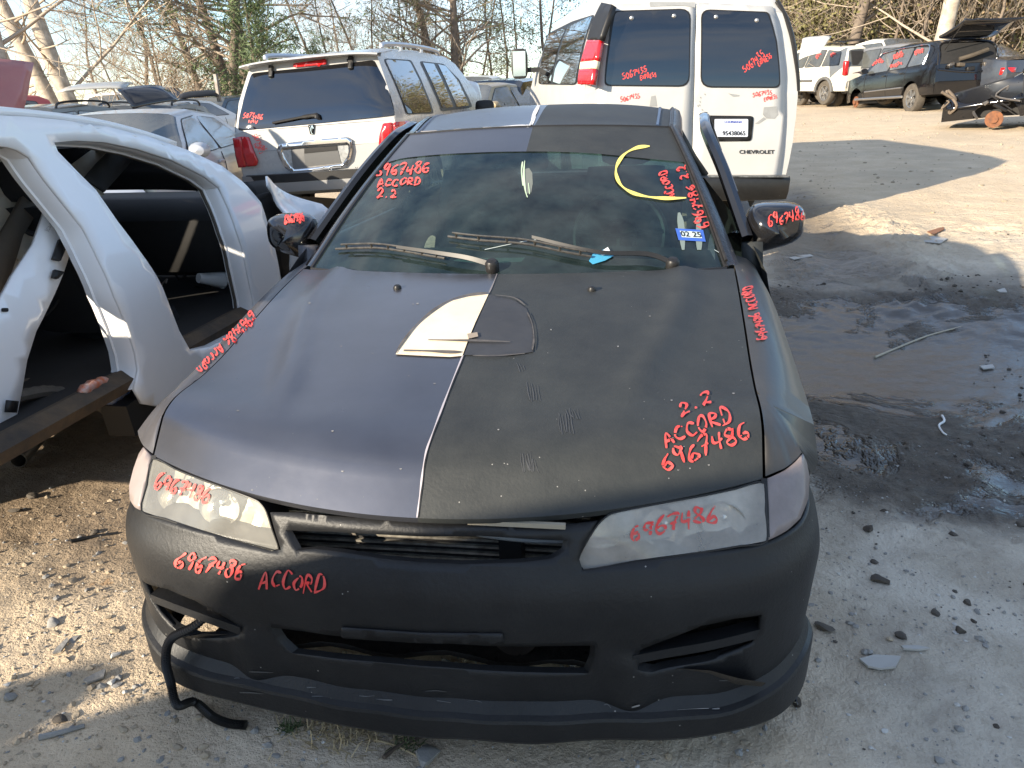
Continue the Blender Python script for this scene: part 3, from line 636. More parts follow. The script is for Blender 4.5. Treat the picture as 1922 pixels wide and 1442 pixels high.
out = [(-1.26, .57), (-1.1, .565), (-.95, .562), (-.85, .560)]+[tuple(p) for p in topP]+[(.85, .565), (.95, .567), (1.1, .57), (1.26, .572), (1.26, .25), (1.05, .14), (.98, .115)]+[tuple(p) for p in bot[::-1]]+[(-.98, .115), (-1.05, .14), (-1.26, .25)]
hG = [(536, 995), (617, 998), (743, 1005), (851, 1007), (900, 1006), (1004, 1011), (1066, 1015), (1061, 1034), (1038, 1048), (983, 1055), (868, 1059), (722, 1049), (640, 1036), (590, 1030), (556, 1034), (545, 1012)]
hC = [(508, 1178), (575, 1186), (642, 1195), (735, 1202), (826, 1207), (900, 1212), (1025, 1213), (1118, 1212), (1115, 1238), (1105, 1264), (1000, 1262), (900, 1258), (826, 1252), (700, 1242), (600, 1232), (548, 1226), (525, 1205)]
hL = [(267, 1090), (315, 1106), (367, 1128), (410, 1152), (448, 1176), (452, 1190), (420, 1198), (372, 1199), (330, 1182), (300, 1152), (280, 1120)]
hR = [(1431, 1154), (1380, 1161), (1317, 1175), (1245, 1203), (1200, 1222), (1196, 1258), (1225, 1262), (1330, 1241), (1414, 1209), (1428, 1182)]
holes = [bsf.tr(h) for h in (hG, hC, hL, hR)]
V, Fc, uv = sheet(out, holes, .0155, bump_pt)
bumper = part('front_bumper', V, Fc, MT['bumper'], acc, flip=False, solid=.012, auto=30, label='matte black front bumper with wide lower lip, red handwriting')
def off_pt(s, z, f):
    a = abs(s); e = .004; du = bpu(a+e)-bpu(max(0, a-e)); dv = bpv(a+e)-bpv(max(0, a-e)); L = math.hypot(du, dv); return (math.copysign(1, s)*(bpu(a)+dv/L*f), bpv(a)-du/L*f, z)
rows = []
for q in np.linspace(-1.10, 1.10, 90):      # flat flared splitter lip, sharp edged
    a = abs(q); zt = .178+.052*sstep((a-.62)/.30)+.0015*math.sin(q*37); zb = .112+.010*sstep((a-.80)/.3)+.0025*math.sin(q*21); fo = lerp(.004, .018, sstep((a-.3)/.5))-.03*sstep((a-.98)/.12); f0 = lerp(bofc(zt+.035), bof(zt+.035), sstep((a-.40)/.40))-.004
    rows.append([off_pt(q, zt+.035, f0), off_pt(q, zt+.006, lerp(f0, fo, .55)), off_pt(q, zt, fo-.003), off_pt(q, zt-.007, fo), off_pt(q, zb+.010, fo-.004), off_pt(q, zb, fo-.010), off_pt(q, zb+.004, fo-.07)])
lip = G().grid(rows).build('splitter_lip', MT['bumper'], bumper, auto=24, label='flared lower splitter lip')
def ret(hole, depth, name):               # walls of an opening going back into the bumper
    O = dens(hole, .02); g = G(); c = O.mean(0)
    g.grid([[bump_pt(a, b) for a, b in O], [np.array(bump_pt(c[0]+(a-c[0])*.97, c[1]+(b-c[1])*.92))+np.array([0, depth, 0]) for a, b in O]], closed=True); return g.build(name, MT['bumper'], bumper)
for h_, d_ in zip(holes, (.010, .016, .02, .02)): ret(h_, d_, 'opening_wall')
for pts in ([(284, 1124), (330, 1142), (390, 1164), (452, 1186)], [(1188, 1240), (1250, 1228), (1340, 1212), (1428, 1190)]):
    P = crom([np.array(bump_pt(*bsf.px(*p)))+np.array([0, .012, 0]) for p in pts], 5); g = G(); rows = []
    for p in P: rows.append([p+np.array(q) for q in ((0, -.012, .012), (0, .03, .010), (0, .03, -.012), (0, -.012, -.010))])
    g.grid(rows, closed=True); g.build('lamp_bar', MT['bumper'], bumper)
pl = bsf.tr(rnd([(640, 1176), (945, 1188), (948, 1205), (642, 1195)], .3)); 
def plate_pt(a, b): return np.array(bump_pt(a, b))+np.array([0, -.006, 0])
V, Fc, _ = sheet(pl, [], .02, plate_pt); part('number_plate_ledge', V, Fc, MT['bumper'], bumper, solid=.006)
for q_ in ([crom([(1270, 1333), (1300, 1331), (1330, 1330)], 4), crom([(1336, 1332), (1350, 1331)], 3), crom([(1185, 1326), (1200, 1322)], 3)]): write_on('scrape', [bumper, lip], [q_], 3, chip, bumper, .003)
MT['scuff'] = mat('scuff', (.085, .085, .085), .7)
for k in range(14):
    x0 = rng.uniform(300, 1450); y0 = 1352-abs(x0-900)**2*.00022-rng.uniform(8, 60); a = rng.uniform(8, 46); write_on('scrape', [bumper, lip], [crom([(x0, y0), (x0+a*.5, y0+rng.uniform(-2, 2)), (x0+a, y0+rng.uniform(-1, 6))], 4)], rng.uniform(.7, 2.2), MT['scuff'], bumper, .002)
# condenser and radiator behind the grille
g = G(); g.box((0, .24, .50), (1.0, .03, .36))
cond = g.build('condenser', MT['dark'], acc)
for k in range(17):
    G().box((0, .222, .34+k*.0175), (.98, .012, .0055)).build('tube', mat('fin_alu_sunlit', (.50, .47, .40), .45, .4, var=.8, vscale=30, col2=(.12, .10, .08)) if k == 0 else bpy.data.materials['fin_alu_sunlit'], cond)  # fin colour paled to stand in for sunlight on them
G().box((.17, .19, .54), (.05, .05, .26)).build('latch_support', MT['black'], acc)
g = G(); g.tube(crom([(.05, .13, .60), (.12, .14, .575), (.25, .145, .565), (.42, .15, .575), (.50, .16, .595)], 6), .005, 6); g.tube(crom([(.02, .14, .605), (.10, .15, .59), (.17, .16, .585)], 6), .004, 6); g.build('loose_cable', mat('cable_grey', (.25, .25, .25), .5), acc)
g = G().grid([[(u, .062+.41*u*u+q, .640-.05*q) for u in np.linspace(-.40, .40, 15)] for q in (.012, .05, .12)]); g.build('slam_panel', MT['bumper'], acc)
g = G(); g.box((.20, .078, .643), (.20, .010, .010)); g.build('clip_strip', mat('tan_strip', (.35, .30, .22), .6), acc)
g = G(); g.box((0, .30, .34), (1.1, .06, .10)); g.lathe([(.055, -.06), (.06, -.02), (.06, .03), (.04, .05), (0, .05)], (.16, .30, .24), (0, 1, 0), 18); g.build('crossmember', MT['mud'], acc)
g = G().grid([[(u, y, z+.012*math.sin(u*23+y*9)) for u in np.linspace(-.62, .72, 24)] for y, z in ((.105, .285), (.15, .235), (.20, .20), (.32, .165), (.55, .15), (.80, .17), (1.0, .30))]); g.build('shade_undertray', mat('shade_undertray_mud', (.030, .024, .018), .95, var=1., vscale=9, col2=(.065, .052, .038), bump=.8, bscale=55), acc)  # dark muddy sheet added to shade the view through the lower opening
G().grid([[(x, y, z) for x in (.50, .62, .74)] for y, z in ((.24, .56), (.26, .40), (.30, .25), (.5, .16))]).build('opening_shade_liner', bpy.data.materials['shade_undertray_mud'], acc)  # dark sheet added behind the side opening to keep it in shade
# corrugated hose hanging out of the lamp opening
s0 = bsf.px(345, 1195)[0]
hz = [np.array(bump_pt(*bsf.px(418, 1150)))+np.array([0, .09, .02]), np.array(bump_pt(*bsf.px(372, 1170)))+np.array([0, .0, 0]), np.array(off_pt(s0, .27, .022)), np.array(off_pt(s0-.01, .215, .040)), np.array(off_pt(s0-.01, .15, .040)), np.array(off_pt(s0, .09, .042))]
hz += [gz(365, 1318, .035), gz(400, 1346, .022), gz(430, 1358, .02), gz(462, 1361, .02)]
HP = crom(hz, 30); rad = [.0085+.0030*(i % 2) for i in range(len(HP))]
hose = G().tube(HP, rad, 10).build('corrugated_hose', MT['black'], smooth=False); tagp(hose, 'black corrugated hose dangling from the bumper opening to the ground', 'hose')
# ---- windshield
def ws_pt(a, b):
    u = a*lerp(.725, .555, b); y = lerp(1.118, 2.062, b)+lerp(.245, .10, b)*a*a; z = lerp(.925, 1.343, b)+.022*math.sin(math.pi*b)-lerp(.022, .022, b)*a*a
    return (u, y, z)
wsf = Surf(ws_pt, -1, 1, 0, 1, None, 60, 40)
WN = np.linspace(-1, 1, 41)
g = G().grid([[ws_pt(a, b) for a in WN] for b in np.linspace(0, 1, 25)]); wsh = g.build('windshield', MT['wglass'], acc, flip=True)
# painted visor strip across the top of the glass
vis = wsf.tr([(712, 302), (760, 298), (850, 290), (920, 287), (990, 286), (1060, 287), (1130, 291), (1200, 298), (1290, 306)])
vb = curve([p[0] for p in vis], [p[1] for p in vis])
for sgn, mm in ((-1, 'grey_paint'), (1, 'black_primer')):
    rows = [[np.array(ws_pt(a, lerp(vb(a), 1.005, t)))+np.array([0, -.002, .003]) for a in (np.linspace(-1, -.0, 20) if sgn < 0 else np.linspace(0, 1, 20))] for t in np.linspace(0, 1, 8)]
    G().grid(rows).build('visor_strip', MT[mm], wsh, flip=True)
g = G(); g.tube([np.array(ws_pt(a, 1.0))+np.array([0, .002, .002]) for a in WN], .007, 6); g.tube([np.array(ws_pt(a, -.0))+np.array([0, -.004, 0]) for a in WN], .006, 6)
for s_ in (-1, 1): g.tube([np.array(ws_pt(s_, b)) for b in np.linspace(0, 1, 14)], .009, 6)
g.build('window_seal', MT['black'], wsh)
# ---- roof
def roof_pt(a, t):
    y = lerp(2.066, 3.42, t)+lerp(.10, -.06, t)*a*a; w = lerp(.557, .585, math.sin(min(1, t*1.4)*math.pi/2)) - .04*sstep((t-.7)/.3)
    z = lerp(1.346, 1.412, sstep(t/.45)**.8) - .075*sstep((t-.55)/.45)
    return (a*w, y, z+.012*math.sin(min(1, t*2)*math.pi/2)*(1-a*a)-.030*abs(a)**3)
rg_ = G()
RL = G().grid([[roof_pt(a, t) for a in np.linspace(-1, 0, 18)] for t in np.linspace(0, 1, 22)]); RR = G().grid([[roof_pt(a, t) for a in np.linspace(0, 1, 18)] for t in np.linspace(0, 1, 22)])
rg_.add(RL.v, RL.f, 0); rg_.add(RR.v, RR.f, 1)
roof = rg_.build('roof', None, acc, mats=[MT['grey_paint'], MT['black_primer']], flip=True, label='roof, grey on one half and black on the other, with peeling white seam')
white_peel = mat('peeling_white', (.72, .70, .68), .6, var=.5, vscale=40)
write_on('peeling_seam', [roof, wsh], [crom([(1010, 199), (1004, 210), (1001, 224), (996, 237), (980, 239), (945, 241), (900, 242)], 5)], 5.5, white_peel, roof, .003)
write_on('peeling_seam', [roof, wsh], [crom([(1013, 199), (1006, 212), (999, 226), (993, 238), (985, 237)], 5)], 3.5, white_peel, roof, .004)
write_on('peeling_seam', [roof, wsh], [crom([(905, 243), (860, 245), (820, 247), (775, 249)], 5)], 2.2, mat('peeling_tan', (.40, .35, .30), .6), roof, .003)
# ---- pillars, rails, rear glass
def pillar(sgn):
    g = G(); rows = []
    for b in np.linspace(-.02, 1, 16):
        p = np.array(ws_pt(sgn, max(0, b))); o = np.array([sgn*lerp(.062, .04, b), lerp(.05, .05, b), lerp(-.02, -.012, b)])
        rows.append([p+np.array([-sgn*.006, 0, .006]), p+o*.35+np.array([0, 0, .014]), p+o*.8+np.array([0, 0, .010]), p+o*1.1+np.array([0, 0, -.02]), p+o*1.1+np.array([0, .03, -.05])])
    for t in np.linspace(.05, 1, 14):
        p = np.array(roof_pt(sgn, t)); k = sstep((t-.7)/.3)*0
        rows.append([p+np.array([-sgn*.006, 0, .006]), p+np.array([sgn*.018, 0, .006]), p+np.array([sgn*.036, 0, -.004]), p+np.array([sgn*.048, 0, -.035]), p+np.array([sgn*.05, .01, -.06])])
    g.grid(rows); return g
MT['pillar'] = mat('rough_black_pillar', (.008, .008, .009), .35, 0, .2, var=.9, vscale=30, col2=(.03, .027, .024), bump=.5, bscale=70)
for sgn in (-1, 1):
    pil = pillar(sgn).build('front_pillar', MT['pillar'] if sgn > 0 else MT['gloss_black'], acc, flip=sgn < 0)
g = G().tube([np.array(ws_pt(1, b))+np.array([.004, -.002, .012]) for b in np.linspace(.02, 1, 20)]+[np.array(roof_pt(1, t))+np.array([.004, 0, .008]) for t in np.linspace(.05, .6, 8)], .006, 6); g.build('drip_moulding', mat('worn_trim', (.04, .037, .035), .4, .4, var=.9, vscale=40, col2=(.02, .02, .02)), acc)
g = G(); g.tube([np.array(roof_pt(1, t))+np.array([-.055, 0, .006]) for t in np.linspace(.05, .95, 12)], .010, 6); g.build('roof_gutter', mat('blueish_gutter', (.03, .05, .10), .3, .2), acc)
g = G(); g.tube([np.array(roof_pt(-1, t))+np.array([.03, 0, .006]) for t in np.linspace(.0, .95, 12)], .008, 6); g.build('roof_gutter', bpy.data.materials['blueish_gutter'], acc)
for sgn in (-1, 1):        # rear pillars
    g = G(); g.grid([[(sgn*.60, 3.30, 1.30), (sgn*.56, 3.42, 1.325)], [(sgn*.74, 3.62, 1.08), (sgn*.66, 3.80, 1.10)], [(sgn*.83, 3.78, .96), (sgn*.76, 4.02, .98)]]); g.build('rear_pillar', MT['black_primer'], acc, solid=.04)
g = G().grid([[(a*lerp(.55, .74, t), lerp(3.37, 3.95, t)+.05*(1-a*a), lerp(1.325, .985, t)+.02*(1-a*a)) for a in np.linspace(-1, 1, 11)] for t in np.linspace(0, 1, 8)]); g.build('rear_window', MT['wglass'], acc)
# passenger side door frame with glass (closed), driver door ajar
def door(sgn, ang):
    hinge = np.array([sgn*.86, 1.60, 0.]); ca, sa = math.cos(ang*sgn), math.sin(ang*sgn)
    def R(P):
        P = np.asarray(P, float)-hinge; Q = P.copy(); Q[..., 0] = P[..., 0]*ca+P[..., 1]*sa; Q[..., 1] = -P[..., 0]*sa+P[..., 1]*ca; return Q+hinge
    g = G(); loop = [(sgn*.815, 1.62, .95), (sgn*.725, 1.97, 1.16), (sgn*.655, 2.24, 1.295), (sgn*.640, 2.45, 1.335), (sgn*.645, 2.66, 1.335), (sgn*.72, 2.74, 1.15), (sgn*.80, 2.78, .95)]
    C = crom(loop, 6); rows = []
    for p in C: rows.append(R(np.array([p+np.array(q)*[sgn, 1, 1] for q in ((.004, -.022, .022), (.022, -.012, .020), (.026, .0, -.002), (.022, .016, -.016), (-.012, .018, -.018), (-.014, -.016, .014))])))
    g.grid(rows, closed=True)
    d = g.build('door', MT['gloss_black'], acc, label='driver door standing ajar' if ang else None)
    L = [np.array(p) for p in C]; GL = R(np.array([p+np.array([sgn*.006, 0, 0]) for p in L])); c = GL.mean(0)
    gg = G(); gg.add(np.concatenate([GL, [c]]), [(i, (i+1) % len(GL), len(GL)) for i in range(len(GL))]); gg.build('door_glass', MT['wglass'], d)
    rows = [[(sgn*side_x(z)+sgn*.004, y, z) for z in np.linspace(.945, .28, 9)] for y in np.linspace(1.60, 2.80, 14)]
    R_ = [R(np.array(r)) for r in rows]; gp = G().grid(R_); gp.build('door_skin', MT['fenderL'] if sgn < 0 else MT['black_primer'], d, solid=.07 if sgn > 0 else -.07)
    gt = G().tube(R(np.array([p+np.array([sgn*.027, -.006, .008]) for p in C[4:30]])), .0035, 6); gt.build('bright_strip', mat('dull_strip', (.25, .25, .25), .3, .8) if sgn < 0 else bpy.data.materials['dull_strip'], d)
    return d, R
doorL, RLd = door(-1, 0); doorR, RRd = door(1, math.radians(4.5))
# mirrors
def mirror(sgn, Rf, tip):
    g = G(); rows = []; n = 22
    c0 = np.array([sgn*.93, 1.72, .985]) if sgn > 0 else np.array([sgn*.935, 1.70, .97])
    for k, (w, h, d) in enumerate(((.0, .0, -.085), (.060, .045, -.078), (.090, .068, -.055), (.104, .080, -.02), (.108, .084, .02), (.106, .082, .045), (.094, .070, .046), (.094, .070, .03), (0, 0, .03))):
        r_ = []
        for q in np.linspace(0, 2*math.pi, n, endpoint=False):
            cx = abs(math.cos(q))**.55*math.copysign(1, math.cos(q)); cz = abs(math.sin(q))**.6*math.copysign(1, math.sin(q))
            r_.append((sgn*cx*w+sgn*.03*cz*0, d+.018*cx*(1), cz*h*(1-.16*cx)+.012*cx))
        rows.append(r_)
    rows = [np.array(r_)+c0 for r_ in rows]; g.grid(rows, closed=True)
    g.tube(crom([c0+np.array([-sgn*.085, .02, -.035]), c0+np.array([-sgn*.12, .02, -.05]), (sgn*.80, c0[1]+.01, .925)], 5), [.036, .034, .032, .032, .034, .036, .038, .04, .042, .045, .05], 12)
    return g
m_ = mirror(1, None, None); mirR = m_.build('door_mirror', MT['gloss_black'], acc, label='black door mirror with red number, driver side'); m_ = mirror(-1, None, None); mirL = m_.build('door_mirror', MT['gloss_black'], acc, flip=True, label='black door mirror with red number, next to the white wreck')
# wipers
def wiper(pts, blade, arm_w):
    w3 = lambda p, o: np.array(ws_pt(*wsf.px(*p)))+np.array([0, -o*.55, o*.85])
    g = G(); A = crom([w3(p, .03 if i else .02) for i, p in enumerate(pts)], 5); rows = []
    for i, p in enumerate(A):
        k = lerp(.011, .006, i/len(A)); rows.append([p+np.array(q) for q in ((0, -k*.6, k), (0, k, k*.5), (0, k*.6, -k), (0, -k, -k*.5))])
    g.grid(rows, closed=True); g.lathe([(.022, -.02), (.022, .008), (.016, .016), (0, .018)], A[0], (0, -.4, 1), 14)
    a_ = g.build('wiper', MT['black'], acc)
    B = crom([w3(p, .012) for p in blade], 8); g = G(); g.tube(B, .0042, 6); Bu = [b+np.array([0, -.008, .016]) for b in B]; g.tube(Bu[2:-2], .0036, 6)
    for i in range(3, len(B)-2, 5): g.tube([B[i], Bu[i]], .0045, 5)
    g.build('wiper_blade', mat('sunbleached_rubber', (.012, .0115, .011), .5, var=.9, vscale=50, col2=(.06, .054, .045)) if 'sunbleached_rubber' not in bpy.data.materials else bpy.data.materials['sunbleached_rubber'], a_)
wiper([(925, 506), (880, 497), (820, 487), (748, 476)], [(632, 472), (700, 470), (748, 475), (800, 484), (836, 490)], 1)
wiper([(1262, 503), (1215, 490), (1120, 486), (1000, 458)], [(842, 449), (900, 456), (985, 463), (1060, 478), (1110, 487)], 1)
# cowl strip at the windshield base
G().grid([[np.array(ws_pt(a, 0))+np.array([0, q, r]) for a in WN] for q, r in ((-.035, -.012), (-.012, .0), (.03, .004))]).build('cowl', MT['black'], acc, flip=True)
# interior
g = G(); g.grid([[(a*.70, y, z+.02*(1-a*a)) for a in np.linspace(-1, 1, 13)] for y, z in ((1.22, .885), (1.45, .905), (1.70, .90), (1.86, .875), (1.90, .80), (1.88, .55))]); dash = g.build('dashboard', mat('grey_green_dash', (.045, .052, .050), .7, var=.4, vscale=6, dust=.25, dustcol=(.2, .2, .18)), acc, flip=True)
g = G(); c = np.array([.36, 2.02, .90]); e1 = np.array([1, 0, 0]); e2 = np.array([0, .35, .93])
g.tube([c+.185*(e1*math.cos(q)+e2*math.sin(q)) for q in np.linspace(0, 2*math.pi, 33)], .015, 8); g.lathe([(.07, -.03), (.07, .02), (.05, .04), (0, .045)], c, np.cross(e1, e2)*-1, 14)
for q in (0.1, 3.04, 4.71): g.tube([c, c+.18*(e1*math.cos(q)+e2*math.sin(q))], .016, 6)
g.build('steering_wheel', MT['black'], acc)
for sx_ in (-1, 1):
    g = G(); rows = []
    for t in np.linspace(0, 1, 8):
        z = lerp(.48, 1.12, t); y = lerp(2.55, 2.80, t); w = .24-.05*t*t; rows.append([(sx_*.37+w*math.cos(q), y+.075*math.sin(q), z) for q in np.linspace(0, 2*math.pi, 18, endpoint=False)])
    g.grid(rows, closed=True); rows = []
    for t, s in ((0, .6), (.1, .9), (.5, 1), (.9, .9), (1, .55)): rows.append([(sx_*.37+.13*s*math.cos(q), 2.80+.05*s*math.sin(q), 1.13+.17*t) for q in np.linspace(0, 2*math.pi, 14, endpoint=False)])
    g.grid(rows, closed=True); g.box((sx_*.37, 2.35, .45), (.48, .5, .16)); g.build('seat', MT['darkcloth'], acc)
g = G(); g.box((0, 3.25, .75), (1.3, .18, .6)); g.build('rear_bench', MT['darkcloth'], acc)
# things on the glass
wpatch = lambda n, p, m, off=.003, st=.02, par=None, **k: sfpatch(n, wsf, p, m, par or wsh, st, off, **k)
st_ = wpatch('inspection_sticker', [(1267, 430), (1319, 433), (1324, 455), (1273, 452)], mat('sticker_blue', (.05, .13, .50), .4), .003)
wpatch('sticker_face', [(1275, 435), (1313, 437), (1317, 449), (1279, 447)], mat('sticker_white', (.65, .72, .68), .5), .004, par=st_)
print_on('sticker_number', '02 25', [wsh], [(1278, 446), (1316, 448), (1313, 438), (1275, 436)], MT['black'], st_, .0055, .015)
ya = crom([(1219, 277), (1195, 280), (1172, 292), (1158, 312), (1156, 330), (1165, 350), (1185, 364), (1215, 372), (1250, 375), (1287, 374)], 7)
write_on('yellow_arc', [wsh], [ya], 5.0, mat('yellow_marker', (.82, .68, .16), .5), wsh, .006)
for q_ in ([(1274, 400), (1278, 425), (1282, 470)], [(1308, 405), (1311, 430), (1312, 470)]): write_on('peeled_sticker_line', [wsh], [crom(q_, 4)], 9, MT.setdefault('residue', mat('glass_residue', (.20, .24, .21), .6)), wsh, .002)
write_on('glass_scratch', [wsh], [crom([(985, 303), (983, 330), (986, 358), (990, 372)], 5), crom([(981, 305), (979, 325), (982, 350)], 5), crom([(992, 345), (994, 366)], 4)], 3.0, mat('green_streak', (.42, .52, .36), .6), wsh, .003)
wpatch('air_freshener', [(985, 318), (993, 316), (999, 325), (1000, 345), (997, 362), (988, 365), (984, 345)], mat('freshener_grey', (.14, .15, .13), .7), .001, .02)
wpatch('paper_scrap', [(1105, 493), (1112, 480), (1140, 468), (1153, 482), (1135, 492), (1112, 499)], mat('paper_blue', (.06, .32, .50), .5), .006, .02)
wpatch('paper_scrap', [(1122, 480), (1140, 468), (1147, 480), (1130, 484)], MT['white'], .009, .02)
wpatch('paper_on_dash', [(845, 484), (868, 479), (985, 478), (978, 486), (900, 489)], mat('dash_paper', (.26, .32, .28), .7), -.012, .03)
write_on('glass_crack', [wsh], [crom([(1340, 470), (1358, 482), (1368, 498)], 4), crom([(910, 470), (1000, 452), (1040, 455), (1100, 470)], 5)], 1.3, mat('crack_white', (.45, .5, .48), .4), wsh, .003)
# red handwriting
W_ = [([wsh], [('6967486', (703, 333), (806, 325), 18, .25), ('ACCORD', (708, 352), (790, 347), 13, .3), ('2.2', (707, 374), (745, 372), 15, .2)], 3.6),
 ([wsh], [('ACCORD', (1267, 372), (1250, 320), 15, 0), ('6967486', (1331, 427), (1303, 345), 20, 0), ('2.2', (1292, 335), (1285, 311), 16, 0)], 3.6),
 ([mirL], [('6967486', (535, 421), (571, 415), 15, .1)], 3.4), ([mirR], [('6967486', (1441, 424), (1511, 412), 19, .1)], 3.0),
 ([hood], [('2.2', (1277, 781), (1338, 757), 26, .1), ('ACCORD', (1248, 843), (1375, 790), 27, .1), ('6967486', (1245, 887), (1410, 819), 30, 0.05)], 5.2),
 ([hl_objs[0]], [('6967486', (288, 918), (393, 944), 30, .1)], 4.8), ([hl_objs[1]], [('6967486', (1182, 1015), (1349, 978), 30, .1)], 5.8),
 ([bumper], [('6967486', (328, 1060), (455, 1090), 30, .15), ('ACCORD', (486, 1104), (610, 1110), 32, .15)], 5.0),
 ([fenR], [('6967486 ACCORD', (1440, 637), (1409, 537), 18, 0)], 3.2), ([fenL, hood], [('6967486 ACCORD', (472, 584), (366, 690), 17, 0.2)], 3.4)]
for i, (ob, lines, w_) in enumerate(W_):
    for j, (tx, a_, b_, h_, sl) in enumerate(lines): write_on('red_handwriting', ob, strokes(tx, a_, b_, h_, sl, .075, i*7+j), w_*.80, MT['red'], ob[0], .0035)
MT['tint2w'] = mat('cabin_shade_glass', (.012, .014, .015), .25, 0, .3, dust=.05, var=.6, vscale=4)  # opaque dark tone that stands in for the shaded wreck cabin
# ------------------------------------------------------------------ stripped white wreck beside the sedan
wr = empty('stripped_car', T(-2.35, 1.9, 0), 'stripped white car wreck with no doors and an empty dark cabin', 'car')
def xw(z): return -1.60-.22*sstep((z-.72)/.75)
def wr_pt(y, z): return (xw(z), y, z)
wsfc = Surf(wr_pt, -.6, 3.7, .1, 1.56, None, 120, 60)
def wr_in(d): return lambda y, z: (xw(z)-d, y, z)
C5 = lambda L: [(x/2.184, y/2.184+200) for x, y in L]
topedge = C5([(-140, 36), (0, 40), (100, 45), (250, 60), (420, 85), (600, 130), (760, 185), (900, 250), (985, 315), (1005, 335)])
hinge = C5([(1060, 400), (1085, 480), (1110, 560), (1128, 640), (1142, 720), (1150, 800)])
o_ = [tuple(p) for p in wsfc.tr(topedge+hinge)]
outl = o_+[(3.45, .48), (3.40, .40)]+[tuple(p) for p in wsfc.tr([(420, 700), (300, 765), (240, 762), (150, 752), (0, 764), (-120, 774)])]
fh = C5([(207, 152), (300, 143), (420, 150), (560, 180), (700, 225), (830, 290), (890, 335), (930, 420), (965, 520), (1000, 650), (1030, 790), (1040, 880), (960, 930), (850, 985), (765, 1000), (720, 920), (650, 740), (560, 600), (470, 480), (380, 350), (280, 250), (222, 190)])
rh = C5([(-170, 172), (-60, 166), (20, 170), (60, 182), (110, 212), (170, 300), (250, 400), (330, 500), (400, 640), (460, 780), (510, 900), (545, 1010), (556, 1080), (540, 1160), (430, 1172), (250, 1190), (60, 1205), (-170, 1225)])
fhp = wsfc.tr(fh); rhp = wsfc.tr(rh)
rhe = rhp[2:14]                 # open edge of the rear aperture: the sill is cut away there
outl = o_+[(3.45, .48), (3.40, .40)]+[tuple(p) for p in wsfc.tr([(420, 700), (300, 765), (262, 758)])]+[tuple(p) for p in rhe[::-1]]+[tuple(p) for p in wsfc.tr([(-70, 270)])]
V, Fc, uv = sheet(outl, [fhp], .05, wr_pt)
side = part('body_side', V, Fc, MT['white_wreck'], wr, solid=-.018, auto=50, label='bare white door aperture frame')
def shrink(P, k): c = P.mean(0); return c+(P-c)*k
def inset(P, d):
    n = np.roll(P, -1, 0)-np.roll(P, 1, 0); n = np.stack([-n[:, 1], n[:, 0]], 1); n /= np.linalg.norm(n, axis=1)[:, None]+1e-9
    A = P+n*d; B = P-n*d; ar = lambda Q: abs((Q[:, 0]*np.roll(Q[:, 1], -1)-np.roll(Q[:, 0], -1)*Q[:, 1]).sum())
    return A if ar(A) < ar(B) else B
for h_, cl_ in ((fhp, True), (rhe, False)):          # returns of the apertures: real depth of the pillars
    O = dens(h_, .05, cl_); I1 = inset(O, .012) if cl_ else O+np.array([-.010, -.004]); g = G()
    g.grid([[np.array(wr_pt(a, b))+np.array([.002, 0, 0]) for a, b in O], [np.array(wr_pt(a, b))+np.array([-.012, 0, 0]) for a, b in (inset(O, .006) if cl_ else O+np.array([-.005, -.002]))], [np.array(wr_pt(a, b))+np.array([-.075, 0, 0]) for a, b in I1], [np.array(wr_pt(a, b))+np.array([-.11, 0, 0]) for a, b in O]], closed=cl_)
    g.build('aperture_flange', MT['white_wreck'], side)
    if cl_: G().tube([np.array(wr_pt(a, b))+np.array([-.088, 0, 0]) for a, b in list(I1)[6:]], .009, 6).build('rubber_seal', MT['rubber'], side)
    g = G().tube([np.array(wr_pt(a, b))+np.array([-.074, 0, 0]) for a, b in list(I1)+([I1[0]] if cl_ else [])], .006, 6); g.build('pinch_weld', MT['white_wreck'], side)
# swage line above the apertures
g = G().tube([wsfc.w(*wsfc.px(x, y+15))+np.array([.002, 0, 0]) for x, y in crom(topedge, 4)[4:-6]], .007, 6); g.build('drip_rail', MT['white_wreck'], side)
# roof skin
te = crom(topedge, 4); tp = np.array([wsfc.w(*wsfc.px(*p)) for p in te]); rows = []
for p in tp:
    rows.append([(p[0]+.0, p[1], p[2])]+[(lerp(p[0], -2.4, t), p[1]+.10*math.sin(t*math.pi/2)*(1 if p[1] > 1.9 else .2), p[2]+.045*math.sin(t*math.pi/2)*(1 if p[2] > 1.2 else .6)) for t in (.08, .25, .5, .75, 1)]+[(lerp(-2.4, -4.8-p[0], t), p[1]+.10*math.cos(t*math.pi/2)*(1 if p[1] > 1.9 else .2), p[2]+.045*math.cos(t*math.pi/2)) for t in (.5, 1)])
nr = [i for i, p in enumerate(tp) if p[2] > 1.28]
G().grid([rows[i] for i in nr]).build('roof', MT['white_wreck'], wr, solid=.03)
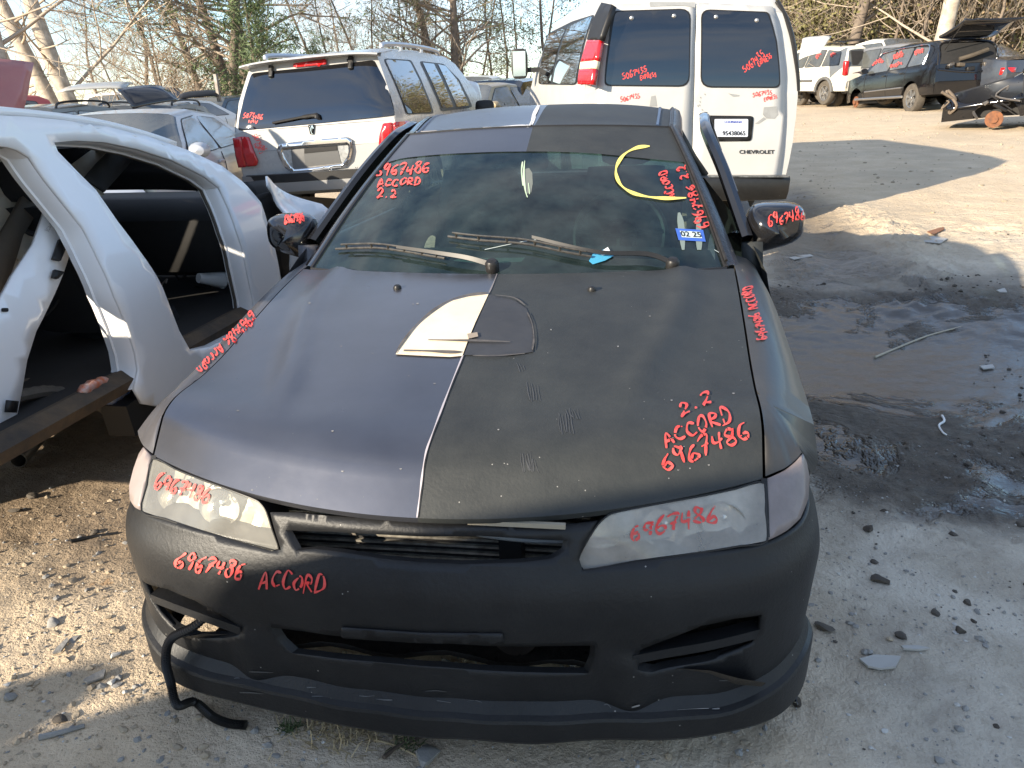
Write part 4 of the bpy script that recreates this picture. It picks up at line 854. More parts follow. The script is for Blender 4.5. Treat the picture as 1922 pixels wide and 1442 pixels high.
# the far body side, with dark panels added up to the roof to shut out the sun
V2, F2_, _ = sheet(outl, [fhp], .10, lambda y, z: (-4.8-xw(z), y, z)); part('far_body_side', V2, F2_, MT['white_wreck'], wr)
g = G()
for y0, y1 in ((.3, 1.75), (1.85, 3.2)): g.grid([[(-3.12, y, z) for z in (.4, .65, .9)]+[(-3.08, y, .98), (-3.0, y, 1.15), (-2.92, y, 1.34)] for y in np.linspace(y0, y1, 4)])
g.build('door_shade_panel', MT['darkcloth'], wr, solid=.06)
g = G(); g.box((-2.4, 2.1, .42), (1.5, 2.6, .05)); g.build('floor_pan', MT['dark'], wr)
g = G(); g.grid([[(x, 3.36, z) for x in np.linspace(-3.05, -1.75, 5)] for z in (.45, .7, .98)]); g.build('firewall', MT['dark'], wr)
wsr = [i for i, p in enumerate(tp) if .95 < p[2] < 1.30]; G().grid([[np.array(q)+np.array([0, 0, -.035]) for q in rows[i][1:]] for i in wsr]).build('windshield', MT['tint2w'], wr) if len(wsr) > 1 else None  # opaque dark sheet added so the cabin stays dark
g = G(); g.grid([[(x, y, z) for x in (-3.05, -2.7, -2.4, -2.1, -1.75)] for y, z in ((2.75, .60), (2.78, .88), (2.95, .98), (3.35, .98))]); g.build('dashboard', MT['dark'], wr, solid=.05)
g = G(); g.grid([[(x, y, 1.405+.02*math.cos((x+2.4)*2)-.28*sstep((y-1.9)/.9)*.6) for x in (-3.0, -2.7, -2.4, -2.1, -1.86)] for y in (-.2, .6, 1.3, 1.9)]); g.build('headliner', MT['beige'], wr, solid=.02)
def seat(cx, cy, par, m, h=1.10):
    g = G(); rows = []
    for t in np.linspace(0, 1, 8):
        z = lerp(.5, h, t); y = lerp(cy, cy-.24, t); w = .25-.06*t*t; rows.append([(cx+w*math.cos(q), y+.085*math.sin(q), z) for q in np.linspace(0, 2*math.pi, 16, endpoint=False)])
    rows.append([np.array(rows[-1]).mean(0)]*16); g.grid(rows, closed=True)
    rows = [[(cx+.13*s*math.cos(q), cy-.24+.05*s*math.sin(q), h+.02+.16*t) for q in np.linspace(0, 2*math.pi, 12, endpoint=False)] for t, s in ((0, .7), (.2, 1), (.8, .95), (1, .4))]
    g.grid(rows, closed=True)
    rows = [[(cx+.25*s*math.cos(q), cy+.27+.27*s*math.sin(q), z) for q in np.linspace(0, 2*math.pi, 16, endpoint=False)] for z, s in ((.34, .95), (.44, 1), (.50, .92), (.51, .0))]
    g.grid(rows, closed=True); return g.build('seat', m, par)
for cx, cy in ((-2.12, 1.95), (-2.75, 1.95)): seat(cx, cy, wr, MT['darkcloth'])
g = G(); g.box((-2.4, .45, .72), (1.35, .22, .6)); g.box((-2.4, .65, .52), (1.35, .5, .16)); g.build('rear_bench', MT['darkcloth'], wr, bevel=.05)
def wp(n, poly, m, d, par=wr, st=.06, **k):
    sf_ = Surf(wr_in(d), -.8, 3.6, .05, 1.5, None, 70, 40); return sfpatch(n, sf_, C5(poly), m, par, st, 0., **k)
wp('rear_pillar_trim', [(-60, 165), (60, 172), (120, 230), (200, 330), (240, 400), (190, 480), (120, 640), (40, 800), (-60, 900)], MT['beige'], .42, solid=.02)
wp('seat_belt_trim', [(165, 280), (215, 330), (150, 440), (95, 530), (62, 640), (40, 700), (20, 790), (-40, 800), (-40, 600), (60, 430), (115, 330)], MT['brown'], .34, solid=.025)
wq = wp('quarter_inner_panel', [(335, 485), (300, 560), (262, 680), (200, 820), (150, 920), (112, 1040), (92, 1160), (70, 1270), (30, 1360), (-40, 1480), (-60, 900), (55, 690), (140, 560), (190, 420), (225, 360), (280, 420)], MT['white_wreck'], .16, solid=.02, label='white inner quarter panel with black trim clips')
for p in ([(245, 543), (282, 553), (250, 632), (218, 624)], [(225, 668), (266, 678), (240, 706), (218, 700)], [(36, 1204), (78, 1208), (70, 1256), (30, 1254)]): wp('trim_clip', p, MT['black'], .135, wq, .03, solid=.012)
wp('trim_hole', rnd([(5, 826), (35, 826), (35, 842), (5, 842)], .4), MT['black'], .155, wq, .02)
print_on('stamped_text', 'JCT WTR DVSR', [wq], [(82, 433), (102, 388), (110, 391), (90, 437)], mat('stamp_grey', (.35, .35, .35), .6), wq, .004)
wp('belt_webbing', [(345, 293), (400, 230), (470, 160), (575, 180), (520, 250), (430, 350)], MT['dark'], .30, wr, .06, solid=.01)
wp('far_pillar_trim', [(500, 225), (560, 205), (640, 280), (725, 372), (715, 398), (655, 402), (600, 340)], MT['beige'], 1.05, wr, .06, solid=.02)
wp('pillar_trim_piece', [(300, 235), (390, 170), (470, 155), (420, 215), (350, 285), (430, 360), (400, 380), (330, 300)], MT['beige'], .5, wr, .06, solid=.02)
for p, m in (([(515, 590), (532, 580), (552, 620), (552, 660), (540, 672), (522, 640)], 'primer'), ([(568, 726), (590, 726), (594, 766), (572, 764)], 'black'), ([(604, 826), (616, 824), (620, 848), (606, 850)], 'black'), ([(642, 968), (668, 960), (680, 985), (672, 1005), (648, 1010)], 'primer'), ([(1052, 455), (1078, 458), (1082, 488), (1058, 486)], 'primer'), ([(1068, 528), (1086, 526), (1094, 568), (1078, 572)], 'black'), ([(1036, 384), (1060, 384), (1068, 404), (1042, 404)], 'primer'), ([(1104, 650), (1114, 650), (1115, 668), (1106, 668)], 'black'), ([(1115, 706), (1130, 706), (1134, 735), (1118, 735)], 'primer')):
    sfpatch('hinge_plate', wsfc, rnd(C5(p), .3, 2), MT[m], side, .03, .003 if m == 'black' else .006)
sl = G()
sl.prism([(-1.62, .05, .375), (-1.60, .05, .425), (-1.66, .05, .455), (-1.72, .05, .44), (-1.74, .05, .36)], (0, 3.3, 0)); sl.build('sill', mat('muddy_sill', (.045, .036, .028), .85, var=.9, vscale=6, col2=(.13, .085, .045), bump=.4, bscale=30), wr)
g = G(); c = onx(268, 768, -1.60); g.prism([c+np.array(q) for q in ((0, -.10, .05), (0, .06, .06), (0, .10, -.02), (0, .05, -.10), (0, -.08, -.09))], (-.12, 0, 0)); g.build('sill_end', MT['black'], wr)
# crumpled fender and cowl
fsf = Surf(lambda y, z: (-1.58+.10*math.sin(y*9+z*6)*.5-.10*sstep((z-.75)/.2), y, z), 2.4, 5.2, .3, 1.3, None, 60, 30)
sfpatch('crumpled_fender', fsf, C5([(1094, 285), (1110, 300), (1160, 345), (1230, 375), (1320, 400), (1365, 440), (1340, 520), (1300, 640), (1240, 760), (1195, 700), (1190, 560), (1160, 430), (1120, 360), (1098, 325)]), MT['white_wreck'], wr, .05, 0, solid=.01, label='bent white front fender')
wp('cowl_side', [(1000, 310), (1095, 300), (1120, 370), (1165, 440), (1195, 560), (1200, 700), (1150, 720), (1135, 600), (1100, 470), (1055, 380)], MT['dark'], .10, wr, .06, solid=.03)
g = G(); g.grid([[(x, y, z+.03*math.sin(x*7)) for x in np.linspace(-3.1, -1.75, 7)] for y, z in ((3.4, .92), (3.8, .88), (4.5, .78), (4.9, .55))]); g.build('engine_bay', MT['dark'], wr)
for p in ((-1.80, 4.3, .33), (-3.0, 4.3, .33), (-3.0, .5, .33)): wheel(wr, p, side=1 if p[0] > -2.2 else -1)
# litter inside
c = onx(420, 526, -1.92); cdir = onx(372, 522, -2.0)-c; Lc = np.linalg.norm(cdir)
cup = G().lathe([(0, 0), (.047, 0), (.050, .004), (.050, .01), (.046, .012), (.028, .155), (0, .155)], c, cdir/Lc, 20).build('foam_cup', MT['white']); tagp(cup, 'white foam cup lying in the dark cabin of the stripped car', 'cup')
seatlow = G()
cols = (((.55, .12, .03), (150, 738), (205, 715)), ((.65, .20, .05), (175, 748), (222, 728)), ((.04, .15, .45), (200, 755), (245, 738)))
for i, (cc, p, q) in enumerate(cols):
    a, b = onx(*p, -1.66-.012*i), onx(*q, -1.67-.012*i); g = G(); P = crom([a, (a+b)/2+np.array([0, 0, .008]), b], 5); g.tube(P, [.004, .02, .026, .022, .027, .024, .02, .026, .022, .016, .004][:len(P)], 9)
    o = g.build('snack_wrapper', mat('wrapper%d' % i, cc, .3, .2, var=.8, vscale=40, col2=(.6, .55, .5))); tagp(o, ['crushed dark orange snack packet on the wreck sill', 'crushed bright orange snack packet on the wreck sill', 'crushed blue snack packet on the wreck sill'][i], 'wrapper')
P = crom([onx(30, 745, -1.78), onx(90, 735, -1.80), onx(150, 745, -1.76), onx(200, 768, -1.72), onx(235, 775, -1.70)], 8)
o = G().tube(P, [.022+.003*(i % 2) for i in range(len(P))], 8).build('rubber_seal', MT['rubber']); tagp(o, 'curved black ribbed rubber seal lying along the wreck sill', 'seal')
# raised red hood behind the wreck

for i in range(16):        # torn wiring and trim inside the cabin
    p0 = np.array([-1.9-rng.random()*.6, 1.0+rng.random()*2.1, .5+rng.random()*.55]); P3 = [p0]
    for k in range(4): P3.append(P3[-1]+np.array([rng.uniform(-.12, .12), rng.uniform(-.15, .15), rng.uniform(-.16, .08)]))
    G().tube(crom(P3, 4), rng.uniform(.004, .012), 6).build('torn_wiring', [MT['dark'], MT['brown'], MT['dark'], MT['brown'], MT['beige']][i % 5], wr)
# ------------------------------------------------------------------ shells of cars: side silhouette, width by height, plan by length
def shell(root, prof, wz, plan, paint, segm, bottom=.30, wheels=(), wr_=.36, dr=.03, step=.10, crown=.03, arch_r=1.16, liner=True, whl=True, rim='alloy', spokes=5):
    """prof: (b,z) from rear bottom over the roof to front bottom; segm: material per segment"""
    M4 = WM[root]; W = curve([p[0] for p in wz], [p[1] for p in wz]); Pn = curve([p[0] for p in plan], [p[1] for p in plan])
    fa = lambda s: (lambda b, z: (s*W(z)*Pn(b), b, z))
    out = [(b, z-(dr if z > bottom+.2 and 0 < i < len(prof)-1 else 0)) for i, (b, z) in enumerate(prof)]
    bot = []
    for c in sorted(wheels, reverse=True):
        R = wr_*arch_r; bot += [(c+R*math.cos(q), max(bottom, wr_+R*math.sin(q))) for q in np.linspace(-.05, math.pi+.05, 13)]
    res = {}
    for s in (1, -1):
        V, Fc, _ = sheet(out+bot, [], step, lambda b, z: xf(M4, [fa(s)(b, z)])[0]); res['side%d' % s] = part('body_side', V, Fc, paint, root, flip=s < 0, auto=35)
        res['sf%d' % s] = Surf(fa(s), prof[0][0]-.1, prof[-1][0]+.1, .1, max(p[1] for p in prof)+.05, M4, 70, 40)
    al = np.array([-1, -.985, -.95, -.88, -.7, -.4, 0, .4, .7, .88, .95, .985, 1])
    parts = {}
    for i in range(len(prof)-1):
        (b0, z0), (b1, z1) = prof[i], prof[i+1]; n = max(2, int(math.hypot(b1-b0, z1-z0)/.18)+1); rows = []
        d0 = dr if 0 < i else 0; d1 = dr if i+1 < len(prof)-1 else 0
        ln = math.hypot(b1-b0, z1-z0); nb, nz_ = -(z1-z0)/ln, (b1-b0)/ln
        for t in np.linspace(0, 1, n):
            b, z = lerp(b0, b1, t), lerp(z0, z1, t); dd = lerp(d0, d1, t); row = []
            for a in al:
                e = (1-abs(a)**3)*crown; k = dd*max(0, (abs(a)-.88)/.12)**1.5
                row.append((a*W(z-dd)*Pn(b), b+nb*e, z+nz_*e-k))
            rows.append(row)
        nm = segm[i][0]; parts.setdefault(nm+'|'+str(i), (rows, segm[i][1]))
    for key, (rows, m) in parts.items():
        res[key] = part(key.split('|')[0], *(lambda g: (g.v, g.f))(G().grid(rows)), m, root, local=True, flip=True, auto=50)
    if liner:
        g = G(); w = W(.6)*.86; L0, L1 = prof[0][0]+.12, prof[-1][0]-.12; g.box(((0), (L0+L1)/2, bottom+.14), (2*w*.8, L1-L0, .24)); g.build('underbody', MT['dark'], root, local=True)
    if whl:
        for c in wheels:
            for s in (-1, 1):
                w_ = wheel(root, (s*(W(.45)*.90), c, wr_), wr_, .22, (1, 0, 0), rim, s, spokes) if False else None
                wl_ = wheel_local(root, (s*(W(.45)*.90), c, wr_), wr_, .23, s, rim, spokes)
    return res
def wheel_local(root, c, r, w, s, rim, spokes):
    A = WM[root]; cc = xf(A, [c])[0]; ax = A[:3, :3]@np.array([1., 0, 0]); return wheel(root, cc, r, w, ax, rim, s, spokes)
# ---- silver white SUV
nav = empty('parked_suv', T(-3.015, 7.284, .085, .047, -.045, .014), 'white sport utility vehicle with chrome plate surround and red tail lamps', 'car')
NW = [(.3, .93), (.5, .975), (.85, .99), (1.15, .985), (1.5, .88), (1.84, .745), (2.0, .70)]
nprof = [(.06, .52), (.02, .70), (-.01, .95), (.0, 1.17), (.10, 1.50), (.24, 1.86), (.8, 1.915), (1.9, 1.93), (3.0, 1.90), (3.35, 1.82), (4.10, 1.22), (4.35, 1.16), (5.1, 1.08), (5.22, .9), (5.25, .4)]
wp_ = MT['white_suv']
nsh = shell(nav, nprof, NW, [(0, .955), (.12, .99), (.5, 1), (4.4, 1), (5.0, .93), (5.3, .82)], wp_, [('tailgate', wp_)]*5+[('roof', wp_)]*4+[('windshield', MT['tint'])]+[('hood', wp_)]*3+[('front_end', MT['black'])], .42, (1.05, 4.15), .38, dr=.028, crown=.022)
def nrear(a, z):
    bz = curve([p[1] for p in nprof[:6]], [p[0] for p in nprof[:6]]); W = curve([p[0] for p in NW], [p[1] for p in NW])
    return (a*W(z)*.965, bz(z)-.024+.055*abs(a)**6, z)
_b = curve([p[1] for p in nprof[:6]], [p[0] for p in nprof[:6]]); _W = curve([p[0] for p in NW], [p[1] for p in NW])
nrf = Surf(lambda a, z: (a*_W(z)*.985, _b(z)-.026+.045*abs(a)**8, z), -1, 1, .45, 1.86, WM[nav], 70, 50)
Z7 = lambda L: [(x/4.506+430, y/4.506+60) for x, y in L]
np_ = lambda n, p, m, off, st=.07, par=nav, **k: sfpatch(n, nrf, Z7(p), m, par, st, off, **k)
tg = np_('rear_window', rnd([(192, 352), (700, 300), (1228, 240), (1330, 440), (1405, 705), (740, 775), (75, 836), (120, 590)], .12, 3), MT['tint'], .006, .09)
np_('tail_lamp', rnd([(38, 905), (108, 884), (152, 1140), (78, 1147), (50, 1050)], .15, 3), MT['redlens'], .018, .05, solid=.03)
np_('tail_lamp', rnd([(112, 884), (168, 890), (246, 1090), (238, 1128), (156, 1138)], .18, 3), MT['redlens'], .022, .05, solid=.03)
np_('tail_lamp', rnd([(1305, 775), (1382, 766), (1384, 900), (1330, 975), (1268, 1010), (1275, 880)], .18, 3), MT['redlens'], .022, .05, solid=.03)
sfpatch('tail_lamp', nsh['sf1'], rnd(Z7([(1390, 764), (1500, 755), (1537, 762), (1490, 850), (1392, 930)]), .2, 3), MT['redlens'], nav, .05, .016, solid=.02)
co = [(432, 950), (560, 930), (800, 906), (1000, 890), (1042, 915), (1046, 1000), (1030, 1085), (980, 1140), (760, 1170), (545, 1192), (485, 1150), (440, 1070), (412, 1000)]
ci = [(455, 1002), (560, 985), (800, 968), (1005, 953), (1016, 965), (1018, 1010), (1008, 1062), (966, 1112), (760, 1140), (560, 1160), (518, 1125), (478, 1060)]
ch = np_('plate_surround', rnd(co, .2, 3), MT['chrome'], .022, .05, holes=[], solid=.012) if False else sfpatch('plate_surround', nrf, Z7(co), MT['chrome'], nav, .03, .026, holes=[Z7(ci)], solid=.03, label='chrome number plate surround')
np_('plate_recess', ci, mat('recess_grey', (.16, .155, .15), .5, var=.5, vscale=9), .006, .05, ch)
np_('plate_blank', [(636, 1030), (925, 1002), (950, 1105), (650, 1135)], mat('plate_grey', (.10, .10, .10), .45), .010, .05, ch); np_('plate_bracket', [(640, 985), (915, 960), (918, 1000), (640, 1028)], MT['black'], .014, .05, ch)
np_('reverse_lamp', [(448, 1002), (528, 992), (545, 1150), (512, 1120)], MT['clearlens'], .012, .04, ch); np_('reverse_lamp', [(922, 962), (1012, 955), (1016, 1030), (965, 1112), (950, 1090)], MT['clearlens'], .012, .04, ch)
em = np_('emblem', rnd([(670, 790), (726, 783), (716, 866), (690, 868)], .15, 2), MT['gloss_black'], .012, .03, solid=.01)
write_on('emblem_star', [em], [crom(Z7([(703, 790), (692, 828), (704, 864), (714, 828), (703, 790)]), 4), np.array(Z7([(703, 792), (703, 862)]))], 1.3, MT['chrome'], em, .004)
np_('stop_lamp', rnd([(553, 278), (830, 237), (831, 282), (556, 308)], .25, 2), MT['redlens'], .03, .05, solid=.02)
for p in ([(345, 290), (382, 292), (376, 385), (342, 392)], [(1016, 214), (1057, 214), (1050, 318), (1012, 322)]): np_('glass_hinge', rnd(p, .2, 2), MT['black'], .03, .03, solid=.02)
g = G(); wA = [nrf.w(*nrf.px(*q)) for q in Z7([(755, 740), (745, 715), (650, 725), (520, 750), (380, 778)])]; wA = [p+np.array([0, -.03, .01]) for p in wA]; g.tube(crom(wA, 4), [.030]*5+[.022]*4+[.014]*8, 8); g.build('rear_wiper', MT['black'], nav)
# spoiler
g = G(); rows = []
for a in np.linspace(-1, 1, 21):
    k = 1-.25*abs(a)**4; rows.append([(a*.79, .24+.02*a*a, 1.885-.035*a**4), (a*.80, .05+.06*abs(a)**3, 1.872-.03*a**4), (a*.80, .035+.06*abs(a)**3, 1.855-.03*a**4), (a*.79, .20+.02*a*a, 1.842-.035*a**4)])
g.grid(rows, closed=True); g.build('spoiler', wp_, nav, local=True)
for s in (-1, 1):
    g = G(); P = [(s*.70, .55, 1.91), (s*.70, .65, 1.955), (s*.705, 1.6, 1.975), (s*.70, 2.6, 1.955), (s*.69, 2.78, 1.90)]; rr = xf(WM[nav], crom(P, 5)); g.tube(rr, .026, 8)
    for q in (1.2, 2.0): g.tube(xf(WM[nav], [(s*.70, q, 1.90), (s*.70, q, 1.965)]), .02, 6)
    g.build('roof_rail', mat('rail_silver', (.45, .46, .48), .3, .7) if 'rail_silver' not in bpy.data.materials else bpy.data.materials['rail_silver'], nav)
Z2 = lambda L: [(x/3.203+400, y/3.203) for x, y in L]
sw = lambda n, p, m, off=.005, **k: sfpatch(n, nsh['sf1'], p, m, nav, .1, off, **k)
sw('window_rubber', rnd(Z2([(1022, 352), (1190, 362), (1250, 480), (1328, 684), (1160, 690), (1098, 520)]), .12, 3), MT['black'], .004); sw('side_window', rnd(Z2([(1032, 360), (1180, 370), (1240, 490), (1315, 676), (1162, 684), (1105, 520)]), .12, 3), MT['tint'], .007)
sw('window_rubber', rnd(Z2([(1240, 368), (1385, 385), (1480, 480), (1560, 645), (1372, 672), (1310, 520)]), .1, 3), MT['black'], .004)
sw('side_window', Z2([(1258, 378), (1325, 386), (1400, 540), (1440, 645), (1375, 650), (1315, 500)]), MT['tint'], .008); sw('side_window', Z2([(1350, 388), (1395, 398), (1470, 490), (1535, 635), (1462, 645), (1410, 520)]), MT['tint'], .008)
g = G(); rows = []
c = xf(WM[nav], [(1.16, 3.28, 1.16)])[0]
for k, (w, h, d) in enumerate(((0, 0, .09), (.09, .09, .08), (.13, .13, .02), (.135, .135, -.05), (.12, .12, -.06), (.0, .0, -.055))):
    rows.append([c+np.array([abs(math.cos(q))**.5*math.copysign(1, math.cos(q))*w, d, abs(math.sin(q))**.5*math.copysign(1, math.sin(q))*h*.9]) for q in np.linspace(0, 2*math.pi, 20, endpoint=False)])
g.grid(rows, closed=True); g.box(c+np.array([-.14, .02, -.07]), (.14, .05, .06)); g.build('door_mirror', MT['black'], nav)
g = G(); rows = [[(a*.96, -.09+.10*abs(a)**4+q, z) for a in np.linspace(-1, 1, 15)] for q, z in ((.06, .70), (-.0, .69), (-.01, .60), (.0, .50), (.10, .46))]; g.grid(rows); nb = g.build('rear_bumper', mat('lower_silver', (.30, .30, .30), .3, .5, .3, dust=.1), nav, local=True)
g = G(); rows = [[(a*.90, -.107+.10*abs(a)**4+q, z) for a in np.linspace(-1, 1, 15)] for q, z in ((.02, .70), (-.002, .695), (-.002, .61), (.02, .60))]; g.grid(rows); g.build('bumper_step', MT['black'], nb, local=True)
tgo = [nsh[k] for k in nsh if k.startswith('tailgate')]
print_on('nameplate', 'L I N C O L N', tgo, Z7([(226, 1228), (402, 1213), (400, 1197), (224, 1212)]), MT['chrome'], nav, .035, .01); print_on('nameplate', 'N A V I G A T O R', tgo, Z7([(1078, 1158), (1330, 1128), (1330, 1106), (1076, 1138)]), MT['chrome'], nav, .035, .01)
def notes(par, objs, lines, w, off=.012, sd=0):
    for j, (tx, a_, b_, h_, sl_) in enumerate(lines): write_on('red_handwriting', objs, strokes(tx, a_, b_, h_, sl_, .05, sd+j), w, MT['red'], par, off)
MT['redthin'] = MT['red']
notes(nav, [tg], [('5873486', (456, 222), (493, 224), 9, .2), ('NAV', (466, 231), (484, 232), 6, .2)], 1.3, .004, 40)
notes(nav, tgo, [('5873486', (476, 254), (496, 285), 8, .1), ('NAV', (478, 272), (492, 290), 7, 0)], 1.4, .030, 50)
# ---- white van
van = empty('parked_van', T(.845, 6.44, .262, -.226, .039, .024), 'white passenger van with two tinted rear doors and number plate', 'van')
VW = [(.3, .94), (.5, .985), (.9, 1.005), (1.2, .995), (1.6, .915), (1.9, .80), (2.0, .735), (2.15, .70)]
vprof = [(.0, .44), (-.01, .8), (.0, 1.2), (.05, 1.6), (.11, 1.88), (.20, 2.0), (.6, 2.06), (2., 2.09), (3.6, 2.06), (3.95, 1.95), (4.65, 1.25), (5.4, 1.05), (5.6, .8), (5.62, .4)]
vp = MT['white_van']
vsh = shell(van, vprof, VW, [(0, .985), (.1, .998), (.5, 1), (4.6, 1), (5.3, .95), (5.7, .85)], vp, [('rear_panel', vp)]*5+[('roof', vp)]*4+[('windshield', MT['tint'])]+[('hood', vp)]*2+[('front_end', MT['black'])], .36, (1.0, 4.5), .37, dr=.02, crown=.015)
_vb = curve([p[1] for p in vprof[:6]], [p[0] for p in vprof[:6]]); _VW = curve([p[0] for p in VW], [p[1] for p in VW])
vrf = Surf(lambda a, z: (a*_VW(z)*.985, _vb(z)-.018+.02*abs(a)**10, z), -1, 1, .4, 1.99, WM[van], 80, 60)
Z3 = lambda L: [(x/3.203+950, y/3.203) for x, y in L]
vp_ = lambda n, p, m, off, st=.07, par=van, **k: sfpatch(n, vrf, Z3(p), m, par, st, off, **k)
dL = vp_('rear_door', rnd([(640, 30), (1136, 22), (1128, 300), (1118, 690), (1105, 1080), (560, 1080), (548, 560), (585, 300)], .05, 3), vp, .012, .10, solid=.02, label='rear van door with red handwriting and grey patches')
dR = vp_('rear_door', rnd([(1144, 22), (1600, 45), (1655, 260), (1672, 540), (1640, 1075), (1112, 1078), (1126, 690), (1136, 300)], .05, 3), vp, .012, .10, solid=.02, label='rear van door with number plate')
for p, q in (([(640, 70), (1108, 56), (1100, 524), (586, 518), (612, 260)], [(655, 78), (1100, 64), (1093, 516), (594, 511), (624, 260)]), ([(1168, 60), (1575, 76), (1625, 250), (1647, 531), (1165, 528)], [(1176, 68), (1566, 84), (1615, 250), (1639, 523), (1172, 520)])):
    d_ = dL if p[0][0] < 1000 else dR
    vp_('window_rubber', rnd(p, .14, 4), MT['black'], .0165, .09, d_); vp_('door_window', rnd(q, .14, 4), MT['tint'], .020, .09, d_)
wnL, wnR = [c for c in dL.children if c.name.startswith('door_window')][0], [c for c in dR.children if c.name.startswith('door_window')][0]
for x, y, pr_ in ((755, 110, dL), (1010, 97, dL), (1262, 103, dR), (1507, 124, dR)):
    c = vrf.w(*vrf.px(x/3.203+950, y/3.203)); G().lathe([(.018, 0), (.018, .03), (.010, .036), (0, .036)], c, CAM-c, 12).build('window_bolt', MT['alloy'], pr_)
vp_('primer_patch', [(862, 20), (1136, 22), (1134, 52), (1060, 40), (862, 46)], MT['primer'], .0145, .06, dL); vp_('primer_patch', [(870, 580), (895, 575), (905, 640), (860, 640)], MT['primer'], .0145, .05, dL)
vp_('primer_patch', [(1545, 645), (1622, 640), (1632, 690), (1610, 715), (1560, 712), (1540, 690)], MT['primer'], .0145, .05, dR); vp_('primer_patch', [(1492, 745), (1545, 705), (1560, 715), (1515, 745)], MT['primer'], .0147, .04, dR)
vp_('primer_patch', [(1330, 562), (1400, 572), (1398, 580), (1360, 582)], MT['primer'], .0145, .03, dR)
for i in range(6): 
    x = 1150+rng.uniform(-8, 45); y = 560+i*20+rng.uniform(-8, 8); vp_('primer_patch', [(x, y), (x+8, y+2), (x+10, y+12), (x+2, y+9)], MT['primer'], .0145, .03, dR)
fr = vp_('plate_frame', rnd([(1172, 694), (1484, 698), (1470, 848), (1252, 850), (1235, 770)], .14, 3), MT['black'], .020, .05, dR, solid=.02)
vp_('number_plate', rnd([(1246, 716), (1447, 716), (1445, 822), (1246, 822)], .06, 2), mat('plate_white', (.62, .66, .72), .4, var=.5, vscale=12, col2=(.5, .5, .58)), .034, .04, dR)
npl = [c for c in dR.children if c.name.startswith('number_plate')]
print_on('plate_number', '95438065', npl, Z3([(1300, 815), (1437, 815), (1437, 788), (1300, 788)]), MT['black'], dR, .004, .02); print_on('plate_state', 'LOUISIANA', npl, Z3([(1312, 741), (1418, 741), (1418, 726), (1312, 726)]), mat('plate_blue', (.05, .07, .35), .5), dR, .004, .02)
for i in range(5): write_on('plate_print_line', npl, [np.array(Z3([(1318+(i % 2)*8, 755+i*8), (1425-(i % 3)*12, 755+i*8)]))], .9, mat('plate_faint', (.35, .38, .45), .5) if i == 0 else bpy.data.materials['plate_faint'], dR, .004)
print_on('nameplate', 'CHEVROLET', [dR], Z3([(1400, 925), (1612, 925), (1612, 902), (1400, 902)]), mat('badge_dark', (.05, .05, .05), .3, .5), dR, .006, .03)
# left corner: tail lamp and dark trim above it
for nm, p, m in (('tail_lamp', [(505, 250), (580, 250), (562, 376), (466, 378)], 'redlens'), ('tail_lamp', [(465, 380), (561, 378), (555, 420), (459, 422)], 'amber'), ('tail_lamp', [(458, 424), (554, 422), (544, 513), (449, 509)], 'redlens'), ('corner_trim', [(588, 32), (655, 40), (630, 110), (583, 246), (504, 246), (540, 130)], 'black')):
    vsf = vsh['sf-1']; P3 = []
    O = np.array(p, float)
    sfc = Surf(lambda s, z: (lerp(-_VW(z)*1.0, -_VW(z)*.955, s), lerp(.16, -.028, s)+_vb(z), z), -.6, 1.6, .5, 2.05, WM[van], 40, 50)
    sfpatch(nm, sfc, Z3(p), MT[m], van, .06, .034, solid=.05)
sv = lambda n, p, m, off=.005: sfpatch(n, vsh['sf-1'], rnd(Z3(p), .1, 3), m, van, .12, off)
sv('window_rubber', [(192, 508), (248, 205), (400, 130), (532, 88), (424, 513)], MT['black'], .004); sv('side_window', [(282, 503), (372, 165), (522, 98), (418, 506)], MT['tint'], .008); sv('side_window', [(200, 503), (256, 208), (360, 170), (268, 503)], MT['tint'], .008)
g = G(); c = xf(WM[van], [(-1.22, 4.0, 1.50)])[0]; rows = []
for w, h, d in ((0, 0, .08), (.09, .16, .06), (.11, .19, 0), (.11, .19, -.05), (.095, .175, -.055), (0, 0, -.05)): rows.append([c+np.array([abs(math.cos(q))**.5*math.copysign(1, math.cos(q))*w, d, abs(math.sin(q))**.5*math.copysign(1, math.sin(q))*h]) for q in np.linspace(0, 2*math.pi, 20, endpoint=False)])
g.grid(rows, closed=True); g.box(c+np.array([.17, .02, -.08]), (.2, .05, .06)); vm = g.build('door_mirror', MT['black'], van)
G().box(c+np.array([0, -.058, 0]), (.17, .006, .31)).build('mirror_glass', MT['chrome'], vm)
g = G(); rows = [[(a*.99, -.12+.08*abs(a)**4+q, z) for a in np.linspace(-1, 1, 15)] for q, z in ((.10, .475), (0, .47), (-.015, .44), (-.01, .33), (.02, .26), (.12, .24))]; g.grid(rows); g.build('rear_bumper', mat('flaking_bumper', (.008, .008, .008), .35, .1, var=1., vscale=26, col2=(.014, .014, .014), dust=.03, speck=13), van, local=True)
g = G(); g.box((0, -.06, .478), (1.9, .14, .012)); g.build('bumper_top', mat('worn_step', (.28, .28, .27), .5, .4, var=1, vscale=14, col2=(.04, .04, .04)), van, local=True)
g = G().tube(xf(WM[van], crom([(.745, .16, 1.97), (.83, .10, 1.82), (.90, .05, 1.62), (.96, .03, 1.38), (.985, .02, 1.22)], 5)), .022, 6); g.build('torn_seal', MT['black'], van)
notes(dL, [wnL], [('5067435', Z3([(700, 478)])[0], Z3([(850, 430)])[0], 11, .1), ('EXPRESS', Z3([(805, 482)])[0], Z3([(905, 460)])[0], 8, .1)], 1.6, .004, 60)
notes(dR, [wnR], [('5067435', Z3([(1435, 440)])[0], Z3([(1560, 335)])[0], 12, .1), ('EXPRESS', Z3([(1518, 400)])[0], Z3([(1600, 345)])[0], 8, .1)], 1.6, .004, 70)
